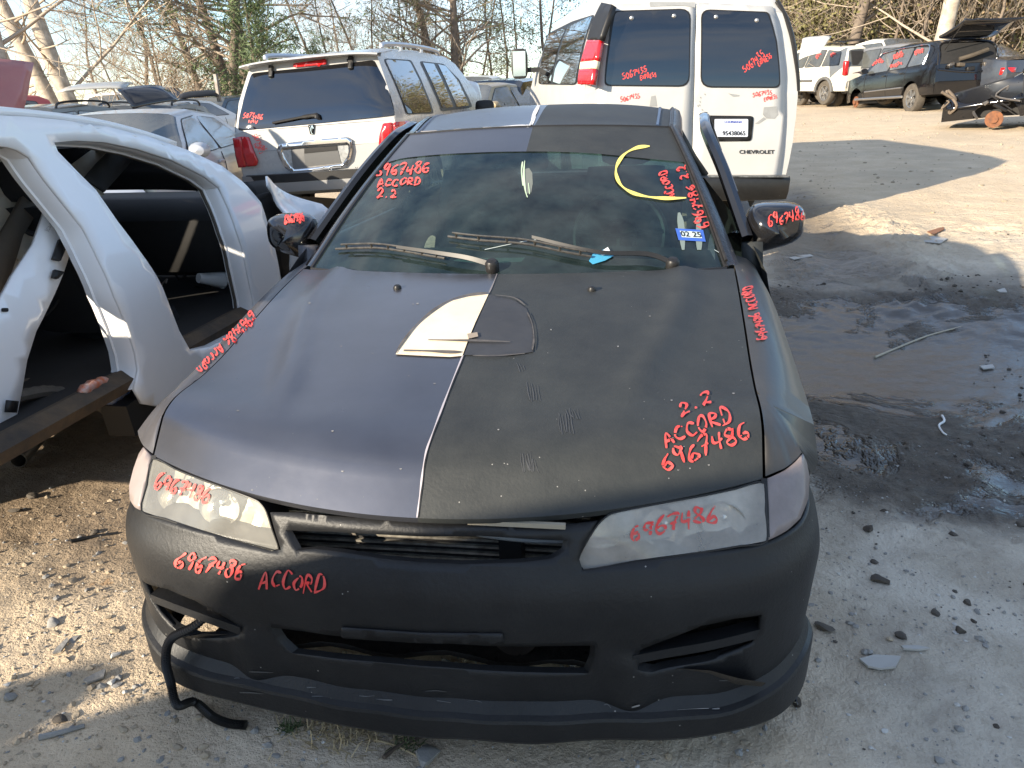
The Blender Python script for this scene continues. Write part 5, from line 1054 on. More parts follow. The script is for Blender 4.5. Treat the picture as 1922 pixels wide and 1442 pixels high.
notes(dL, [dL], [('5067435', Z3([(685, 612)])[0], Z3([(805, 590)])[0], 9, .1)], 1.4, .004, 80); notes(dR, [dR], [('5067435', Z3([(1480, 582)])[0], Z3([(1600, 566)])[0], 8, .1), ('EXPRESS', Z3([(1548, 608)])[0], Z3([(1630, 592)])[0], 7, .1)], 1.4, .004, 90)
# ------------------------------------------------------------------ the other cars of the yard
def spot(px, D, dz=0.):
    d = ray(px, 190); h = math.hypot(d[0], d[1]); x, y = CAM[0]+d[0]/h*D, CAM[1]+d[1]/h*D
    return x, y, float(Gbase(x, y))+dz
MT['tint2'] = mat('dusty_window', (.035, .042, .044), .06, 0, .8, spec=.6, dust=.12, crough=.04, var=.6, vscale=2.5, col2=(.09, .10, .10))
PROF = {
 'sedan': dict(prof=[(.03, .33), (.0, .70), (.06, .98), (.70, 1.07), (1.35, 1.41), (2.1, 1.46), (2.75, 1.42), (3.50, 1.02), (4.45, .80), (4.62, .62), (4.64, .30)], w=[(.3, .85), (.55, .895), (.9, .885), (1.02, .855), (1.42, .60), (1.5, .57)], rg=3, rf=(4, 5), ws=6, hd=(7, 8), wheels=(.98, 3.72), r=.32,
   win=[[(1.05, 1.09), (1.50, 1.36), (2.12, 1.40), (2.16, 1.06)], [(2.23, 1.06), (2.20, 1.40), (2.66, 1.37), (3.30, 1.03)]], doors=(1.25, 2.2, 3.35)),
 'suv': dict(prof=[(.05, .42), (.0, .72), (.03, 1.12), (.22, 1.60), (.45, 1.70), (1.6, 1.76), (2.9, 1.71), (3.62, 1.16), (4.62, 1.04), (4.78, .8), (4.80, .38)], w=[(.3, .88), (.6, .94), (1.05, .925), (1.12, .90), (1.6, .73), (1.8, .68)], rg=2, rf=(3, 4, 5), ws=6, hd=(7,), wheels=(.95, 3.85), r=.37,
   win=[[(.42, 1.18), (.55, 1.56), (1.20, 1.63), (1.26, 1.16)], [(1.34, 1.16), (1.30, 1.635), (2.10, 1.655), (2.16, 1.15)], [(2.23, 1.15), (2.18, 1.655), (2.80, 1.62), (3.40, 1.14)]], doors=(1.28, 2.2, 3.4)),
 'pickup': dict(prof=[(.0, .50), (.0, .95), (.02, 1.02), (1.75, 1.04), (1.95, 1.62), (2.5, 1.70), (3.0, 1.66), (3.55, 1.10), (4.75, 1.0), (4.9, .8), (4.92, .4)], w=[(.3, .86), (.6, .92), (1.0, .91), (1.1, .87), (1.6, .72), (1.8, .68)], rg=3, rf=(4, 5), ws=6, hd=(7,), wheels=(.9, 3.95), r=.36,
   win=[[(2.02, 1.12), (2.12, 1.56), (2.95, 1.58), (3.36, 1.12)]], doors=(1.95, 3.4))}
def ccar(name, label, kind, x, y, z, yaw, paint, roll=0., pitch=0., glass='tint2', cat='car', group=None, whl=True, sc=1., lamps=True, rails=False, nohood=False, spokes=5, nogate=False):
    P = PROF[kind]; M4 = T(x, y, z, yaw, roll, pitch) @ Matrix.Scale(sc, 4); root = empty(name, M4, label, cat, group)
    n = len(P['prof']); seg = []
    for i in range(n-1):
        if i == P['rg']: seg.append(('rear_window', MT[glass]))
        elif i == P['ws']: seg.append(('windshield', MT[glass]))
        elif i in P['rf']: seg.append(('roof', paint))
        elif i in P['hd']: seg.append(('hood', MT['dark'] if nohood else paint))
        elif i > P['ws']: seg.append(('front_bumper', paint))
        else: seg.append(('rear_panel', paint))
    Lc = P['prof'][-1][0]
    sh = shell(root, P['prof'], P['w'], [(0, .90), (.18, .97), (.6, 1), (Lc-1., 1), (Lc-.3, .93), (Lc, .80)], paint, seg, P['prof'][0][1], P['wheels'], P['r'], dr=.022, crown=.03, step=.13, whl=whl, spokes=spokes)
    for s in (1, -1):
        sf = sh['sf%d' % s]
        for w in P['win']:
            c = np.array(w).mean(0); big = c+(np.array(w)-c)*1.06
            for nm, pl, m, of in (('window_frame', big, 'black', .004), ('side_window', np.array(w), glass, .009)):
                V, Fc, uv = sheet(rnd(pl, .12, 3), [], .14, lambda b, z_: np.array([s*of, 0, 0])+np.array(sf.f(b, z_))); part(nm, V, Fc, MT[m], root, local=True, flip=s < 0)
        for d in P['doors']:
            zt = 1.02 if kind == 'sedan' else 1.12; G().tube(xf(M4, [np.array(sf.f(d-.02*(zt-q), q))+np.array([s*.002, 0, 0]) for q in np.linspace(.45, zt, 6)]), .006, 4).build('door_gap', MT['black'], root)
        for d in P['doors'][:-1]:
            c = np.array(sf.f(d+.16, .93 if kind == 'sedan' else 1.02)); G().box(c+np.array([s*.012, 0, 0]), (.03, .17, .03)).build('door_handle', paint, root, local=True, bevel=.008)
        mb = P['doors'][-1]-.05; mz = 1.07 if kind == 'sedan' else 1.2; c = np.array(sf.f(mb, mz)); g = G(); rows = []
        for w_, h_, d_ in ((0, 0, .08), (.07, .05, .06), (.10, .075, 0), (.10, .075, -.05), (0, 0, -.045)): rows.append([c+np.array([s*.13, 0, .02])+np.array([math.cos(q)*w_, d_, math.sin(q)*h_]) for q in np.linspace(0, 2*math.pi, 14, endpoint=False)])
        g.grid(rows, closed=True); g.box(c+np.array([s*.04, 0, -.01]), (.10, .04, .04)); g.build('door_mirror', paint, root, local=True)
        if lamps:
            zl = .72 if kind == 'sedan' else .90; wl_ = P['w'][2][1]
            for nm, b, m, k in (('tail_lamp', -.03, 'redlens', .90), ('headlamp', Lc+.0, 'clearlens', .80)):
                g = G(); sgn_ = -1 if b < 1 else 1; rows = []
                for t in np.linspace(0, 1, 6): a = wl_*(lerp(.62, .995, t) if b < 1 else lerp(.55, .90, t)); rows.append([(s*a, b+(-sgn_)*(.16*t**3 if b < 1 else .02+.34*t**2)+.02*q, zl+(.10 if q == 0 else -.06)*(1 if b < 1 else .6)+.0) for q in (0, 1)])
                g.grid(rows); g.build(nm, MT[m], root, local=True, solid=-.03 if s*sgn_ > 0 else .03)
        if rails:
            g = G(); g.tube(xf(M4, crom([(s*.66, .7, 1.72), (s*.66, .85, 1.80), (s*.66, 1.6, 1.82), (s*.65, 2.5, 1.79), (s*.65, 2.65, 1.72)], 4)), .02, 6); g.build('roof_rail', MT['black'], root)
    return root, sh
P_ = {k: mat('paint_'+k, c, r, m, .5, var=.3, vscale=1.5, dust=d) for k, c, r, m, d in (('silver', (.46, .48, .52), .35, .15, .10), ('grey', (.22, .23, .25), .32, .4, .2), ('darkgreen', (.03, .045, .05), .3, .2, .22), ('blue', (.05, .13, .36), .4, 0, .15), ('red', (.42, .05, .045), .4, 0, .1), ('black', (.004, .004, .0055), .10, 0, .008), ('white', (.70, .69, .66), .35, 0, .12), ('cream', (.70, .67, .58), .4, 0, .12), ('tan', (.34, .25, .12), .4, 0, .15), ('navy', (.025, .035, .055), .2, .1, .08), ('fadedred', (.33, .085, .09), .6, 0, .2), ('lgrey', (.42, .42, .40), .5, .2, .2), ('burgundy', (.12, .03, .03), .4, 0, .2))}
AZ = math.radians
# left background rows (they face the camera side)
x, y = -5.42, 9.15; sd1, sh1 = ccar('parked_sedan', 'silver grey sedan with pale windshield parked between wreck and white SUV', 'sedan', x, y, 0, AZ(168), P_['silver'])
# black engine cover piece on the silver sedan's cowl
x, y, z = spot(330, 19.5); ccar('parked_wagon', 'dark grey wagon roof with side rails behind the silver sedan', 'suv', x, y, -.16, AZ(165), P_['grey'], rails=True)
x, y, z = spot(165, 17.5); dg, dgs = ccar('parked_suv', 'dark green SUV with dusty windshield and pale roof edge', 'suv', x, y, -.15, AZ(168), P_['darkgreen'], rails=True)
x, y, z = spot(88, 19.5); ccar('parked_pickup', 'small blue pickup cab behind the wreck roof', 'pickup', x, y, -.35, AZ(205), P_['blue'], glass='tint2')
x, y, z = spot(92, 26.); ccar('parked_sedan', 'bright red car behind the blue pickup', 'suv', x, y, .25, AZ(215), P_['red'])
x, y, z = spot(425, 24.); ccar('parked_sedan', 'white sedan roof behind the dark wagon', 'sedan', x, y, .25, AZ(190), P_['white'])
x, y, z = spot(30, 25.); ccar('parked_sedan', 'burgundy sedan far behind the raised red hood', 'sedan', x, y, .1, AZ(200), P_['burgundy'])
x, y, z = spot(300, 30.); ccar('parked_sedan', 'light grey sedan under the bare trees', 'sedan', x, y, .35, AZ(170), P_['lgrey'])
x, y, z = spot(500, 27.); ccar('parked_suv', 'dark SUV under the pine trunks', 'suv', x, y, .05, AZ(190), P_['navy'])
# raised or loose panels
def panel(name, label, corners, m, bulge=.05, cat='hood', thick=.025, nu=9, par=None):
    A, B, C, D = [np.array(c, float) for c in corners]; n = np.cross(B-A, D-A); n /= np.linalg.norm(n); rows = []
    for v in np.linspace(0, 1, 7):
        r_ = []
        for u in np.linspace(0, 1, nu):
            e = 1-.06*max(0, abs(2*u-1)-.6)*(1 if v > .6 else 0); uu = .5+(u-.5)*e; p = (A*(1-uu)+B*uu)*(1-v)+(D*(1-uu)+C*uu)*v
            r_.append(p+n*bulge*(math.sin(math.pi*u)**.6*.6+math.sin(math.pi*v)*.6)+n*.012*math.exp(-((abs(u-.5)-.3)/.05)**2))
        rows.append(r_)
    o = G().grid(rows).build(name, m, par, solid=thick)
    if par is None: tagp(o, label, cat)
    return o
px3 = lambda x, y, D: gd(x, y, D)
# faded red hood standing open on a car hidden by the wreck
rx, ry, rz = spot(-75, 11.5); redc, _ = ccar('parked_sedan', 'faded red car behind the wreck with its hood raised', 'sedan', rx, ry, -.05, AZ(165), P_['fadedred'], nohood=True)
A_, B_, C_, D_ = gd(-160, 222, 8.3), gd(36, 236, 8.6), gd(66, 118, 8.9), gd(-140, 104, 8.6)
panel('hood', None, [A_, B_, C_, D_], P_['fadedred'], .05, par=redc)
panel('hood', None, [gd(250, 204, 14.6), gd(336, 188, 15.0), gd(300, 160, 15.3), gd(219, 168, 14.9)], P_['black'], .05, par=dg)
panel('loose_hood', 'pale grey car hood lying flat on the dark green SUV roof', [gd(108, 172, 15.2), gd(236, 165, 15.0), gd(252, 155, 16.6), gd(150, 160, 16.8)], P_['lgrey'], .05)
panel('loose_bumper', 'black plastic bumper laid over the wagon roof rails', [gd(335, 187, 17.6), gd(408, 180, 17.9), gd(406, 170, 18.2), gd(338, 176, 18.0)], MT['black'], .05, 'bumper')
g = G().box(gd(408, 165, 18)+np.array([0, 0, .0]), (.07, .07, .52)); o = g.build('steel_post', MT['steel'], bevel=.008); tagp(o, 'dark upright steel post above the loose bumper', 'post')
# far pale vehicles and shed beyond the left row
x, y, z = spot(232, 42.); ccar('parked_pickup', 'white work truck beyond the bare trees', 'pickup', x, y, .5, AZ(120), P_['white'], sc=1.15)
x, y, z = spot(175, 44.); ccar('parked_sedan', 'white car beyond the sycamore trunks', 'suv', x, y, .6, AZ(100), P_['white'])
# middle background
x, y, z = spot(902, 15.6); b1, b1s = ccar('parked_suv', 'black SUV seen from behind past the white SUV hood', 'suv', x, y, .08, AZ(8), P_['black'], glass='tint', rails=False)
x, y, z = spot(952, 21.0); ccar('parked_pickup', 'white crew cab facing the camera beyond the black SUV', 'pickup', x, y, .25, AZ(190), P_['cream'], glass='tint2')
x, y, z = spot(1000, 17.5); ccar('parked_sedan', 'tan gold car squeezed beside the van', 'sedan', x, y, .28, AZ(200), P_['tan'])
panel('loose_hood', 'white hood panel standing up between the SUV and the black SUV', [gd(862, 200, 13.0), gd(905, 204, 13.4), gd(898, 158, 13.7), gd(868, 150, 13.4)], P_['white'], .04)
x, y, z = spot(760, 34.); ccar('parked_suv', 'burgundy SUV under the brown thicket', 'suv', x, y, .2, AZ(90), P_['burgundy'])
# ---- right row
xq, yq, zq = spot(1812, 24.0, .0)
qx, qs = ccar('parked_suv', 'black SUV with open liftgate and missing front wheels', 'suv', xq, yq, zq, AZ(-13), P_['black'], pitch=-.045, whl=False, glass='tint2', lamps=False, rails=False)
for s in (-1, 1): wheel_local(qx, (s*.80, .95, .37), .37, .24, s, 'alloy', 6)
MQ = WM[qx]; L2W = lambda pts: [xf(MQ, [p])[0] for p in pts]
for c in qx.children:
    if c.name.startswith('rear_window'): c.data.materials[0] = MT['dark']
g = G().tube(xf(MQ, crom([(-.80, .02, 1.0), (-.74, .10, 1.3), (-.66, .22, 1.60), (0, .24, 1.68), (.66, .22, 1.60), (.74, .10, 1.3), (.80, .02, 1.0), (0, -.03, .92), (-.80, .02, 1.0)], 5)), .03, 8); g.build('hatch_frame', P_['black'], qx)
g = G().tube(xf(MQ, crom([(-.3, -.02, 1.22), (.0, -.08, 1.30), (.4, -.03, 1.42)], 5)), .05, 8); g.build('torn_part', MT['brown'], qx)
for i in range(5):
    c = (rng.uniform(-.55, .55), -.02+rng.uniform(-.03, .03), rng.uniform(.95, 1.25)); s_ = rng.uniform(.08, .18); g = G(); g.box(c, (s_*1.2, .14, s_*.6), Matrix.Rotation(rng.uniform(-.6, .6), 3, 'Y')); g.build('torn_part', [MT['steel'], MT['black'], MT['brown']][i % 3], qx, local=True, bevel=.02)
lg = panel('liftgate', None, L2W([(-.70, .30, 1.74), (.70, .30, 1.74), (.66, -.62, 2.02), (-.66, -.62, 2.02)]), P_['black'], .05, par=qx, thick=.06)
panel('liftgate_window', None, L2W([(-.55, .18, 1.72), (.55, .18, 1.72), (.50, -.22, 1.85), (-.50, -.22, 1.85)]), MT['tint'], .02, par=lg, thick=.01)
panel('liftgate_lip', None, L2W([(-.68, -.60, 2.03), (.68, -.60, 2.03), (.60, -1.02, 1.98), (-.60, -1.02, 1.98)]), P_['black'], .04, par=lg, thick=.05)
for s in (-1, 1): G().tube(L2W([(s*.66, .05, 1.45), (s*.64, -.55, 1.98)]), .012, 6).build('gas_strut', MT['black'], lg)
G().box(xf(MQ, [(0, .22, 1.79)])[0], (.22, .06, .03)).build('stop_lamp', MT['redlens'], lg)
panel('hood', None, L2W([(-.74, 3.75, 1.10), (.74, 3.75, 1.10), (.66, 4.75, 1.28), (-.66, 4.75, 1.28)]), P_['black'], .10, par=qx)
for s in (-1, 1):
    cc = np.array([s*.80, 4.05, .42]); G().lathe([(.05, -.08), (.05, .0), (.16, .0), (.16, .02), (.08, .03), (.08, .07), (0, .07)], xf(MQ, [cc])[0], MQ[:3, :3]@np.array([s, 0, 0]), 20).build('brake_disc', MT['rust'], qx)
G().tube(L2W([(-.97, .9+q, .42+.02*q) for q in np.linspace(.35, 2.9, 5)]), .035, 6).build('running_board', MT['alloy'], qx)
G().tube(L2W([(-.955, q, .66) for q in np.linspace(1.35, 3.3, 6)]), .020, 6).build('door_trim', MT['alloy'], qx)
G().tube(crom(L2W([(-.945, .45, 1.16), (-.80, .48, 1.60), (-.76, 1.3, 1.665), (-.75, 2.2, 1.675), (-.76, 2.8, 1.645)]), 4), .014, 6).build('window_trim', MT['chrome'], qx)
sideQ = [c for c in qx.children if c.name.startswith(('side_window', 'body_side'))]
for k, (tx, a_, b_, h_) in enumerate((('697435', (1638, 123), (1659, 117), 7), ('6967435', (1679, 112), (1697, 105), 8), ('6967', (1718, 103), (1735, 99), 7), ('69674', (1672, 128), (1695, 122), 5))): write_on('red_handwriting', sideQ, strokes(tx, a_, b_, h_, .1, .05, 100+k), 1.6, MT['red'], qx, .02)
xx_, yx_, zx_ = spot(1628, 28.5, .05)
xt, xts = ccar('parked_suv', 'cream white off road SUV with red tail lamp and grey flares', 'suv', xx_, yx_, zx_, AZ(-24), P_['cream'], glass='tint2', rails=True, lamps=False, pitch=.02)
MX = WM[xt]; X2W = lambda pts: [xf(MX, [p])[0] for p in pts]
g = G(); g.grid([[(a*.68, lerp(.02, .20, (z_-1.1)/.5)-.02, z_) for a in (-1, 0, 1)] for z_ in (1.16, 1.4, 1.58)]); g.build('rear_opening', MT['dark'], xt, local=True)
for s in (-1, 1):
    g = G(); g.box((s*.885, .06, 1.08), (.14, .14, .42)); g.build('tail_lamp', MT['redlens'], xt, local=True, bevel=.03)
    for c_ in (.95, 3.85): G().tube(X2W([(s*.965, c_+.43*math.cos(q), .38+.43*math.sin(q)) for q in np.linspace(.05, math.pi-.05, 12)]), .05, 6).build('wheel_flare', mat('flare_grey', (.10, .10, .10), .7) if 'flare_grey' not in bpy.data.materials else bpy.data.materials['flare_grey'], xt)
    G().tube(X2W([(s*.955, q, .74) for q in np.linspace(1.6, 3.3, 4)]), .04, 6).build('door_moulding', bpy.data.materials['flare_grey'], xt)
g = G(); g.box((0, -.06, .60), (1.7, .16, .22)); g.build('rear_bumper', bpy.data.materials['flare_grey'], xt, local=True, bevel=.04)
for i, (a0, b0, w0, l0, zz, m) in enumerate(((-.2, .9, .9, .5, 1.84, 'black'), (.35, 1.7, .8, .6, 1.86, 'navy'), (-.3, 2.3, .7, .5, 1.85, 'tan'))):
    c = [(-w0/2, -l0/2, 0), (w0/2, -l0/2, .05), (w0/2, l0/2, .12), (-w0/2, l0/2, .02)]; o = panel('scrap_sheet', ['black body panel lying on the cream SUV roof', 'dark blue body panel lying on the cream SUV roof', 'tan strip of trim lying on the cream SUV roof'][i], X2W([(a0+q[0], b0+q[1], zz+q[2]) for q in c]), P_[m], .05, 'panel')
sideX = [c for c in xt.children if c.name.startswith('side_window')]
for k, (a_, b_) in enumerate((((1534, 111), (1543, 102)), ((1560, 107), (1570, 103)))): write_on('red_handwriting', sideX, strokes('674', a_, b_, 5, .1, .05, 120+k), 1.4, MT['red'], xt, .02)
# wrecked black car at the edge
fx_, fy_, zb_ = spot(1785, 18.6, -.02); xb, yb = fx_-math.sin(AZ(-62))*4.64, fy_-math.cos(AZ(-62))*4.64; zb_ += .05
bw, bws = ccar('wrecked_car', 'torn black car with bare rusty hub and hanging airbags', 'sedan', xb, yb, zb_, AZ(-62), P_['black'], whl=False, lamps=False, roll=.02, pitch=-.05, glass='tint2', nohood=True)
MB_ = WM[bw]; B2W = lambda pts: [xf(MB_, [p])[0] for p in pts]
for s in (-1,):
    G().lathe([(.06, -.12), (.06, .0), (.15, .0), (.15, .025), (.07, .03), (.07, .06), (0, .06)], xf(MB_, [(s*.78, 3.75, .30)])[0], MB_[:3, :3]@np.array([s, 0, 0]), 20).build('brake_disc', MT['rust'], bw)
for i in range(9):
    p0 = np.array([-.90+rng.uniform(-.02, .05), rng.uniform(3.2, 4.6), rng.uniform(.3, .8)]); P3 = [p0+np.array([rng.uniform(-.06, .06), rng.uniform(-.1, .1), rng.uniform(-.08, .08)])*k for k in range(4)]; G().tube(B2W(crom(P3, 4)), rng.uniform(.008, .03), 6).build('torn_part', [MT['steel'], MT['black'], MT['mud']][i % 3], bw)
g = G()
panel('fender', None, B2W([(-.93, 3.3, .62), (-.90, 4.55, .50), (-.80, 4.5, .80), (-.86, 3.4, .92)]), P_['black'], .06, par=bw)
g = G(); g.lathe([(0, 0), (.09, .02), (.12, .10), (.10, .22), (.04, .30), (0, .31)], xf(MB_, [(-.76, 2.3, .95)])[0], (.1, .1, 1), 14); g.build('airbag', MT['white'], bw)
for k in range(2): G().tube(crom(B2W([(-.78, 2.9+k*.1, 1.15), (-.95, 2.7, .90), (-.93, 2.95, .70), (-.95, 3.1+.2*k, .95)]), 6), .012, 6).build('hanging_wire', MT['beige'], bw)
x, y, z = spot(1925, 24.5, .05); ccar('parked_sedan', 'dark blue sedan roof behind the torn black car', 'sedan', x, y, z+.1, AZ(-30), P_['navy'])
x, y, z = spot(1545, 31., 0); ccar('parked_pickup', 'white truck with raised pale hood behind the cream SUV', 'pickup', x, y, z+.1, AZ(150), P_['white'], sc=1.05)
panel('loose_hood', 'large white hood standing upright behind the cream SUV', [gd(1500, 112, 27), gd(1540, 100, 27), gd(1562, 68, 27.5), gd(1506, 72, 27.5)], P_['white'], .08)
x, y, z = spot(1480, 37., 0); ccar('parked_suv', 'black SUV peeking out behind the van', 'suv', x, y, z, AZ(160), P_['black'])
x, y, z = spot(1700, 29., 0); ccar('parked_sedan', 'dark hatchback roof behind the open liftgate', 'suv', x, y, z, AZ(-30), P_['navy'])
x, y, z = spot(1790, 27., 0); ccar('parked_sedan', 'grey SUV roof under the open liftgate edge', 'suv', x, y, z, AZ(-30), P_['grey'])
# a vehicle of the opposite row, behind the photographer: its shadow lies on the bumper
ccar('parked_suv', 'SUV of the opposite row shading the sedan bumper', 'suv', -.16, -3.07, 0, AZ(250), P_['grey'], glass='tint2', sc=1.2)
# ------------------------------------------------------------------ trees
def branch_mesh(R, pos, d, L, r, depth, g, tips, spread=.5, segs=4, up=.12, kids=3, minr=.006, droop=0.):
    P = [np.array(pos, float)]; d = np.array(d, float)
    for i in range(segs):
        d = d+np.array([R.gauss(0, .13), R.gauss(0, .13), R.gauss(0, .08)+up*.3-droop]); d /= np.linalg.norm(d); P.append(P[-1]+d*L/segs)
    rr = np.linspace(r, max(minr*.6, r*.45), len(P)); g.tube(P, rr, 7 if r > .08 else (4 if r > .025 else 3), cap=False)
    if depth == 0: tips.append((P[-1], d)); tips.append((P[len(P)//2], d)); return
    for k in range(kids):
        t = R.uniform(.3, 1.); i = min(len(P)-2, int(t*segs)); q = P[i]+(P[i+1]-P[i])*(t*segs-i) if i < segs else P[-1]
        a = np.array([R.gauss(0, 1), R.gauss(0, 1), R.gauss(0, .6)]); a -= d*(a@d); a /= np.linalg.norm(a)+1e-9
        nd_ = d*(1-spread*.6)+a*spread+np.array([0, 0, up]); nd_ /= np.linalg.norm(nd_)
        branch_mesh(R, q, nd_, L*R.uniform(.5, .75), max(minr, r*R.uniform(.38, .55)), depth-1, g, tips, spread, max(2, segs-1), up, kids, minr, droop)
def trunk_tree(seed, H, r, nb, depth, lean=(0, 0), first=.15, bl=.34, kids=3, spread=.75, up=.15, droop=0., twist=.06, br=.34):
    R = random.Random(seed); gt = G(); gb = G(); tips = []; P = []; p = np.zeros(3); d = np.array([lean[0], lean[1], 1.]); n = 12
    for i in range(n+1):
        P.append(p.copy()); d = d+np.array([R.gauss(0, twist), R.gauss(0, twist), .02]); d /= np.linalg.norm(d); p = p+d*H/n
    P = np.array(P); P[0][2] -= .5; rr = [r*(1.25 if i == 0 else 1)*(1-.85*i/n)+.01 for i in range(n+1)]; gt.tube(P, rr, 9)
    for k in range(nb):
        t = first+(1-first)*(k+R.random())/nb; i = min(n-1, int(t*n)); q = P[i]+(P[i+1]-P[i])*(t*n-i); az = R.uniform(0, 6.28); el = R.uniform(.05, .8)
        dd = np.array([math.cos(az)*math.cos(el), math.sin(az)*math.cos(el), math.sin(el)]); branch_mesh(R, q, dd, H*bl*(1-.55*t)*R.uniform(.7, 1.2), rr[i]*br, depth, gb, tips, spread, 4, up, kids, .007, droop)
    return gt, gb, tips
def leaves(tips, n, size, spread, seed, flat=.0, aspect=2.2, jz=1.):
    r = np.random.default_rng(seed); T_ = np.array([t[0] for t in tips]); k = r.integers(0, len(T_), n)
    c = T_[k]+r.normal(0, spread, (n, 3))*np.array([1, 1, jz]); a = r.normal(0, 1, (n, 3)); a /= np.linalg.norm(a, axis=1)[:, None]; b = np.cross(a, r.normal(0, 1, (n, 3))); b /= np.linalg.norm(b, axis=1)[:, None]+1e-9
    s = size*r.uniform(.6, 1.4, (n, 1)); V = np.stack([c-a*s*aspect/2, c+b*s/2, c+a*s*aspect/2, c-b*s/2], 1).reshape(-1, 3)
    return V, [(4*i, 4*i+1, 4*i+2, 4*i+3) for i in range(n)]
BK = {'pale': mat('sycamore_bark', (.52, .45, .36), .85, var=1., vscale=3.5, col2=(.25, .20, .15), bump=.4, bscale=22), 'brown': mat('brown_bark', (.20, .155, .115), .9, var=.8, vscale=6, col2=(.075, .06, .05), bump=.5, bscale=30), 'twig': mat('pale_twigs', (.32, .26, .20), .9, var=.7, vscale=2., col2=(.19, .15, .115)), 'twig2': mat('sunlit_twigs', (.44, .36, .27), .9, var=.7, vscale=1.5, col2=(.26, .20, .15))}
def leafmat(n, c, c2):
    m = mat(n, c, .7, var=1., vscale=.9, col2=c2); return m
LF = {'pine': leafmat('pine_needles', (.125, .145, .045), (.06, .085, .03)), 'olive': leafmat('olive_leaves', (.185, .165, .06), (.09, .09, .035)), 'dry': leafmat('dry_leaves', (.30, .215, .115), (.17, .12, .07)), 'green': leafmat('fresh_green_needles', (.105, .14, .05), (.055, .085, .03))}
PROTO = {}
def proto(kind):
    if kind in PROTO: return PROTO[kind]
    nm, v = kind.split(':'); v = int(v); lf = None
    if nm == 'syc': gt, gb, tips = trunk_tree(11+v, 15, .27, 14, 3, [(-.30, .03), (-.16, .0), (-.05, .1)][v % 3], .10, .26, 3, .8, .12, twist=.035, br=.22); bm, tm = 'pale', 'twig2'; lf = None
    elif nm == 'bare': gt, gb, tips = trunk_tree(31+v, 9.5+v % 3, .11, 22, 3, (random.Random(v).uniform(-.15, .15), 0), .10, .32, 3, .7, .22); bm, tm = 'brown', 'twig2' if v % 2 else 'twig'
    elif nm == 'sap': gt, gb, tips = trunk_tree(51+v, 6.5+v % 2, .05, 22, 2, (random.Random(v).uniform(-.2, .2), 0), .08, .34, 4, .6, .28); bm, tm = 'brown', 'twig2' if v % 2 else 'twig'; lf = ('dry', 260, .055, .12, 2.0)
    elif nm == 'pine': gt, gb, tips = trunk_tree(71+v, 14, .20, 34, 2, ((.10, -.22, .05)[v % 3], 0), .16, .22, 3, .6, .05, droop=.02, twist=.03); bm, tm = 'brown', 'twig'; lf = ('pine', 4200, .032, .15, 6.5)
    elif nm == 'young': gt, gb, tips = trunk_tree(91+v, 5.5, .07, 34, 1, (0, 0), .1, .26, 4, .6, .1, twist=.02); bm, tm = 'brown', 'brown'; lf = ('green', 5200, .030, .16, 6.)
    elif nm == 'shrub': gt, gb, tips = trunk_tree(111+v, 4.6, .05, 26, 2, (0, 0), .03, .5, 4, .75, .2); bm, tm = 'brown', 'twig'; lf = (('olive', 'dry', 'olive')[v % 3], 6500, .060, .24, 1.7)
    elif nm == 'thin': gt, gb, tips = trunk_tree(131+v, 10.5, .075, 16, 2, (random.Random(v+9).uniform(-.1, .1), 0), .22, .20, 4, .7, .1); bm, tm = 'brown', 'brown'; lf = ('olive', 1500, .065, .22, 1.8)
    tl = None
    if lf: V, Fc = leaves(tips, lf[1], lf[2], lf[3], v+5, aspect=lf[4]); tl = (V, Fc, LF[lf[0]])
    def mk(n, vv, ff, m):
        me = bpy.data.meshes.new(n); me.from_pydata([tuple(p) for p in np.asarray(vv)], [], ff); me.materials.append(m); me.polygons.foreach_set('use_smooth', [True]*len(me.polygons)); me.update(); return me
    PROTO[kind] = [('trunk', mk('trunk', gt.v, gt.f, BK[bm])), ('branches', mk('branches', gb.v, gb.f, BK[tm]))]+([('crown', mk('crown', *tl))] if tl else [])
    return PROTO[kind]
LAB = {'syc': ('sycamore_tree', 'pale mottled sycamore trunk with bare crooked limbs', 'sycamores at the yard edge'), 'bare': ('bare_tree', 'bare brown winter tree', 'bare trees behind the cars'), 'sap': ('bare_sapling', 'thin bare sapling', 'saplings behind the cars'), 'pine': ('pine_tree', 'pine with yellowish green needles', 'pines behind the cars'), 'young': ('young_pine', 'fresh green young pine', 'young pines'), 'shrub': ('shrub', 'leafy thicket shrub', 'thicket shrubs behind the cars'), 'thin': ('thin_tree', 'slender tree with sparse leaves', 'slender sparse trees')}
LM = ((60, 'behind the raised red hood'), (160, 'behind the blue pickup'), (260, 'behind the dark green SUV'), (440, 'behind the silver sedan'), (560, 'behind the rear end of the white SUV'), (700, 'behind the roof of the white SUV'), (840, 'behind the roof rail of the white SUV'), (930, 'behind the plain black SUV'), (1010, 'behind the white crew cab'), (1300, 'behind the white van'), (1560, 'beside the upright white hood'), (1660, 'behind the cream SUV'), (1800, 'behind the open liftgate'), (9999, 'behind the torn black car'))
def tree(kind, px, D, rot=None, sc=1., label=None):
    nm = kind.split(':')[0]; n, lab, grp = LAB[nm]; x, y, z = spot(px, D); R = random.Random(int(px*7+D*13))
    M4 = Matrix.Translation((x, y, z-.05)) @ Matrix.Rotation(R.uniform(0, 6.28) if rot is None else rot, 4, 'Z') @ Matrix.Scale(sc, 4)
    e = empty(n, M4, label or ((('short ' if sc < .88 else 'big ' if sc > 1.06 else '')+lab+' '+[q for p_, q in LM if px < p_][0])), 'tree' if nm != 'shrub' else 'shrub', None if label else grp)
    for pn, me in proto(kind):
        o = bpy.data.objects.new(pn, me); COL.objects.link(o); o.parent = e
VR = -_y
